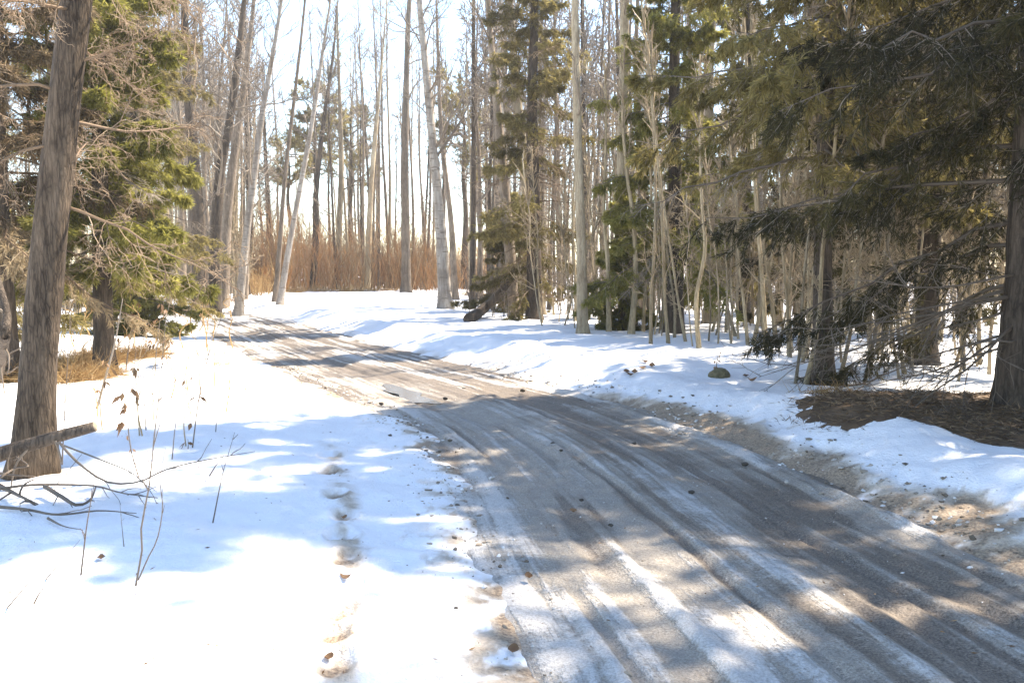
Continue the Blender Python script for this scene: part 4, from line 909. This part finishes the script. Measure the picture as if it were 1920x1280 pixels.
leaf(1075, 988, .06, 'curled dark leaf standing in the middle of the icy road', 1)
leaf(962, 1226, .06, 'orange tan leaf on the dirty snow at the near left road edge', 2)
leaf(190, 1052, .05, 'dark leaf alone on the blue shaded snow at the front left', 3)
leaf(992, 1102, .05, 'brown leaf on the left rim of the icy road', 4)
leaf(648, 1090, .06, 'orange leaf in the dirty trail of footprints', 5)
leaf(645, 975, .04, 'small brown leaf at the top of the footprint trail', 6)
leaf(616, 1240, .045, 'dark leaf at the near end of the footprint trail', 7)
for i, (x, y) in enumerate(((1210, 681), (1205, 692), (1182, 705), (1190, 701), (1222, 690), (1398, 708), (1410, 716), (1175, 700))): leaf(x, y, .12, 'brown leaf scattered on the sunny snow right of the road', 20 + i, 'leaves on the sunny right snow')
for i, (x, y) in enumerate(((835, 762), (1052, 865), (1036, 850), (1090, 962), (1296, 947), (1396, 892), (1145, 1012), (980, 745), (715, 765), (870, 742), (1190, 850))):
    q = ground(x, y); q[2] = .022; lump('mud_clod', 'small dark clod lying on the icy road', 'clod', q, [.03, .018, .02, .016, .022, .028, .016, .035, .03, .03, .02][i], 'clod', 80 + i, .6, 'dark clods on the road')

# bits of bark, needle and twig shed on the old snow
def debris():
    rng = np.random.default_rng(77); n = 1300; Y = 2.6 + 16 * rng.uniform(0, 1, n) ** 1.6; x = rng.uniform(-.62, .62, n) * (Y + 1.5)
    k = fbm(x * .8, Y * .8, 78, 3) + rng.uniform(-.3, .3, n) > .05; x, Y = x[k], Y[k]; s_, v_ = road_sv(x, Y); z = np.where(np.abs(s_) < 1.3, .018, terrain(x, Y) + .004)
    D = np.stack([rng.normal(size=len(x)), rng.normal(size=len(x)), rng.uniform(0, .25, len(x))], 1); mb = MB()
    mb.blades(np.stack([x, Y, z], 1), D, rng.uniform(.01, .04, len(x)), rng.uniform(.003, .009, len(x)), rng, 0, rng.uniform(.1, .9, len(x)), .0)
    o = mb.build('forest_debris', [M['leaf']]); tag(o, 'tiny bits of bark, needles and twig shed over the old snow', None, kind='stuff')
debris()
def crumbs(name, label, sr, Yr, n, szr, mat, seed):
    import bmesh
    bm_ = bmesh.new(); bmesh.ops.create_icosphere(bm_, subdivisions=1, radius=1); V0 = np.array([v.co[:] for v in bm_.verts]); F0 = np.array([[v.index for v in f.verts] for f in bm_.faces]); bm_.free()
    rng = np.random.default_rng(seed); v = rng.uniform(*Yr, n); s = rng.normal(sr[0], sr[1], n); clump = np.clip(fbm(v * 1.5, s * 2, seed, 3) + .45, 0.05, 1)
    k = rng.uniform(0, 1, n) < clump; v, s = v[k], s[k]; n = len(v)
    x = np.interp(v, RV, RL[:, 0]) + s * np.interp(v, RV, RN[:, 0]); y = np.interp(v, RV, RL[:, 1]) + s * np.interp(v, RV, RN[:, 1]); z = np.maximum(terrain(x, y), np.where(np.abs(s) < 1.5, .005, -1))
    sz = szr[0] + (szr[1] - szr[0]) * rng.uniform(0, 1, n) ** 3
    J = 1 + .35 * rng.normal(size=(n, len(V0), 1)); A = np.stack([sz * rng.uniform(.7, 1.4, n), sz * rng.uniform(.7, 1.4, n), sz * rng.uniform(.4, .8, n)], 1)[:, None, :]
    V = V0[None] * np.clip(J, .5, 1.6) * A + np.stack([x, y, z + sz * .15], 1)[:, None, :]
    F = F0[None] + (np.arange(n) * len(V0))[:, None, None]; mb = MB(); mb.add(V.reshape(-1, 3), tri=F.reshape(-1, 3), tint=np.repeat(rng.uniform(0, 1, n), len(V0)))
    o = mb.build(name, [M[mat]], smooth=False); tag(o, label, None, kind='stuff')
M['crumb'] = leafy('dirty_ice_crumbs', (0.10, 0.075, 0.05), (0.34, 0.28, 0.21), (0.80, 0.77, 0.73), 0.0)
crumbs('crumbled_snow', 'crumbled dirty snow and grit along the right road bank', (1.52, .2), (15.5, 29), 2000, (.006, .024), 'crumb', 701)
crumbs('crumbled_snow', 'crumbled dirty snow and grit along the left road edge', (-1.38, .14), (16, 30), 1900, (.005, .020), 'crumb', 702)
crumbs('road_grit', 'loose grit and ice chips on the road surface', (0.1, .75), (16, 28), 1500, (.003, .008), 'crumb', 703)
# ------------------------------------------------------------------ haze volume added to lift and pale the far woods
def haze():
    import bmesh
    mb = MB(); x0, x1, y0, y1, z0, z1 = -90, 90, -12, 100, -1.2, 19
    V = [(x, y, z) for z in (z0, z1) for y in (y0, y1) for x in (x0, x1)]
    mb.add(V, quad=[(0, 2, 3, 1), (4, 5, 7, 6), (0, 1, 5, 4), (2, 6, 7, 3), (0, 4, 6, 2), (1, 3, 7, 5)])
    m = bpy.data.materials.new('air'); m.use_nodes = True; t = m.node_tree; t.nodes.remove(t.nodes["Principled BSDF"])
    v = t.nodes.new("ShaderNodeVolumePrincipled"); v.inputs['Color'].default_value = (.95, .91, .84, 1); v.inputs['Density'].default_value = 0.0015; v.inputs['Anisotropy'].default_value = 0.3
    t.links.new(v.outputs[0], t.nodes["Material Output"].inputs["Volume"])
    o = mb.build('haze', [m], smooth=False); o["kind"] = "stuff"; o["label"] = "thin haze volume added to pale the far woods"
haze()

# snow sinks and collects bark litter round the foot of every nearer tree
def melt_wells():
    me = g.data; n = len(me.vertices); V = np.empty(n * 3, np.float32); me.vertices.foreach_get("co", V); V = V.reshape(-1, 3); A = me.attributes['dirt']; D = np.empty(n, np.float32); A.data.foreach_get("value", D)
    for o in list(COL.objects):
        if o.parent or o.get('category') not in ('tree', 'birch', 'sapling'): continue
        x, y, _ = o.location; 
        if y < 1 or y > 32 or o.location.x ** 2 + y * y > 1100: continue
        sap = o.name.startswith('sapling'); r = .16 if sap else (.55 if 'spruce' in o.name or 'old' in o.name else .40); dep = .03 if sap else .085
        q = (V[:, 0] - x) ** 2 + (V[:, 1] - y) ** 2; k = q < 9 * r * r; e = np.exp(-q[k] / (r * r)); V[k, 2] -= dep * e * (1 + .5 * fbm(V[k, 0] * 6, V[k, 1] * 6, 19, 2)); D[k] += (.12 if sap else .5) * np.exp(-q[k] / (.55 * r) ** 2) * (.6 + 1.8 * fbm(V[k, 0] * 9, V[k, 1] * 9, 18, 3))
    me.vertices.foreach_set("co", V.ravel()); A.data.foreach_set("value", np.clip(D, 0, 1)); me.update()
melt_wells()
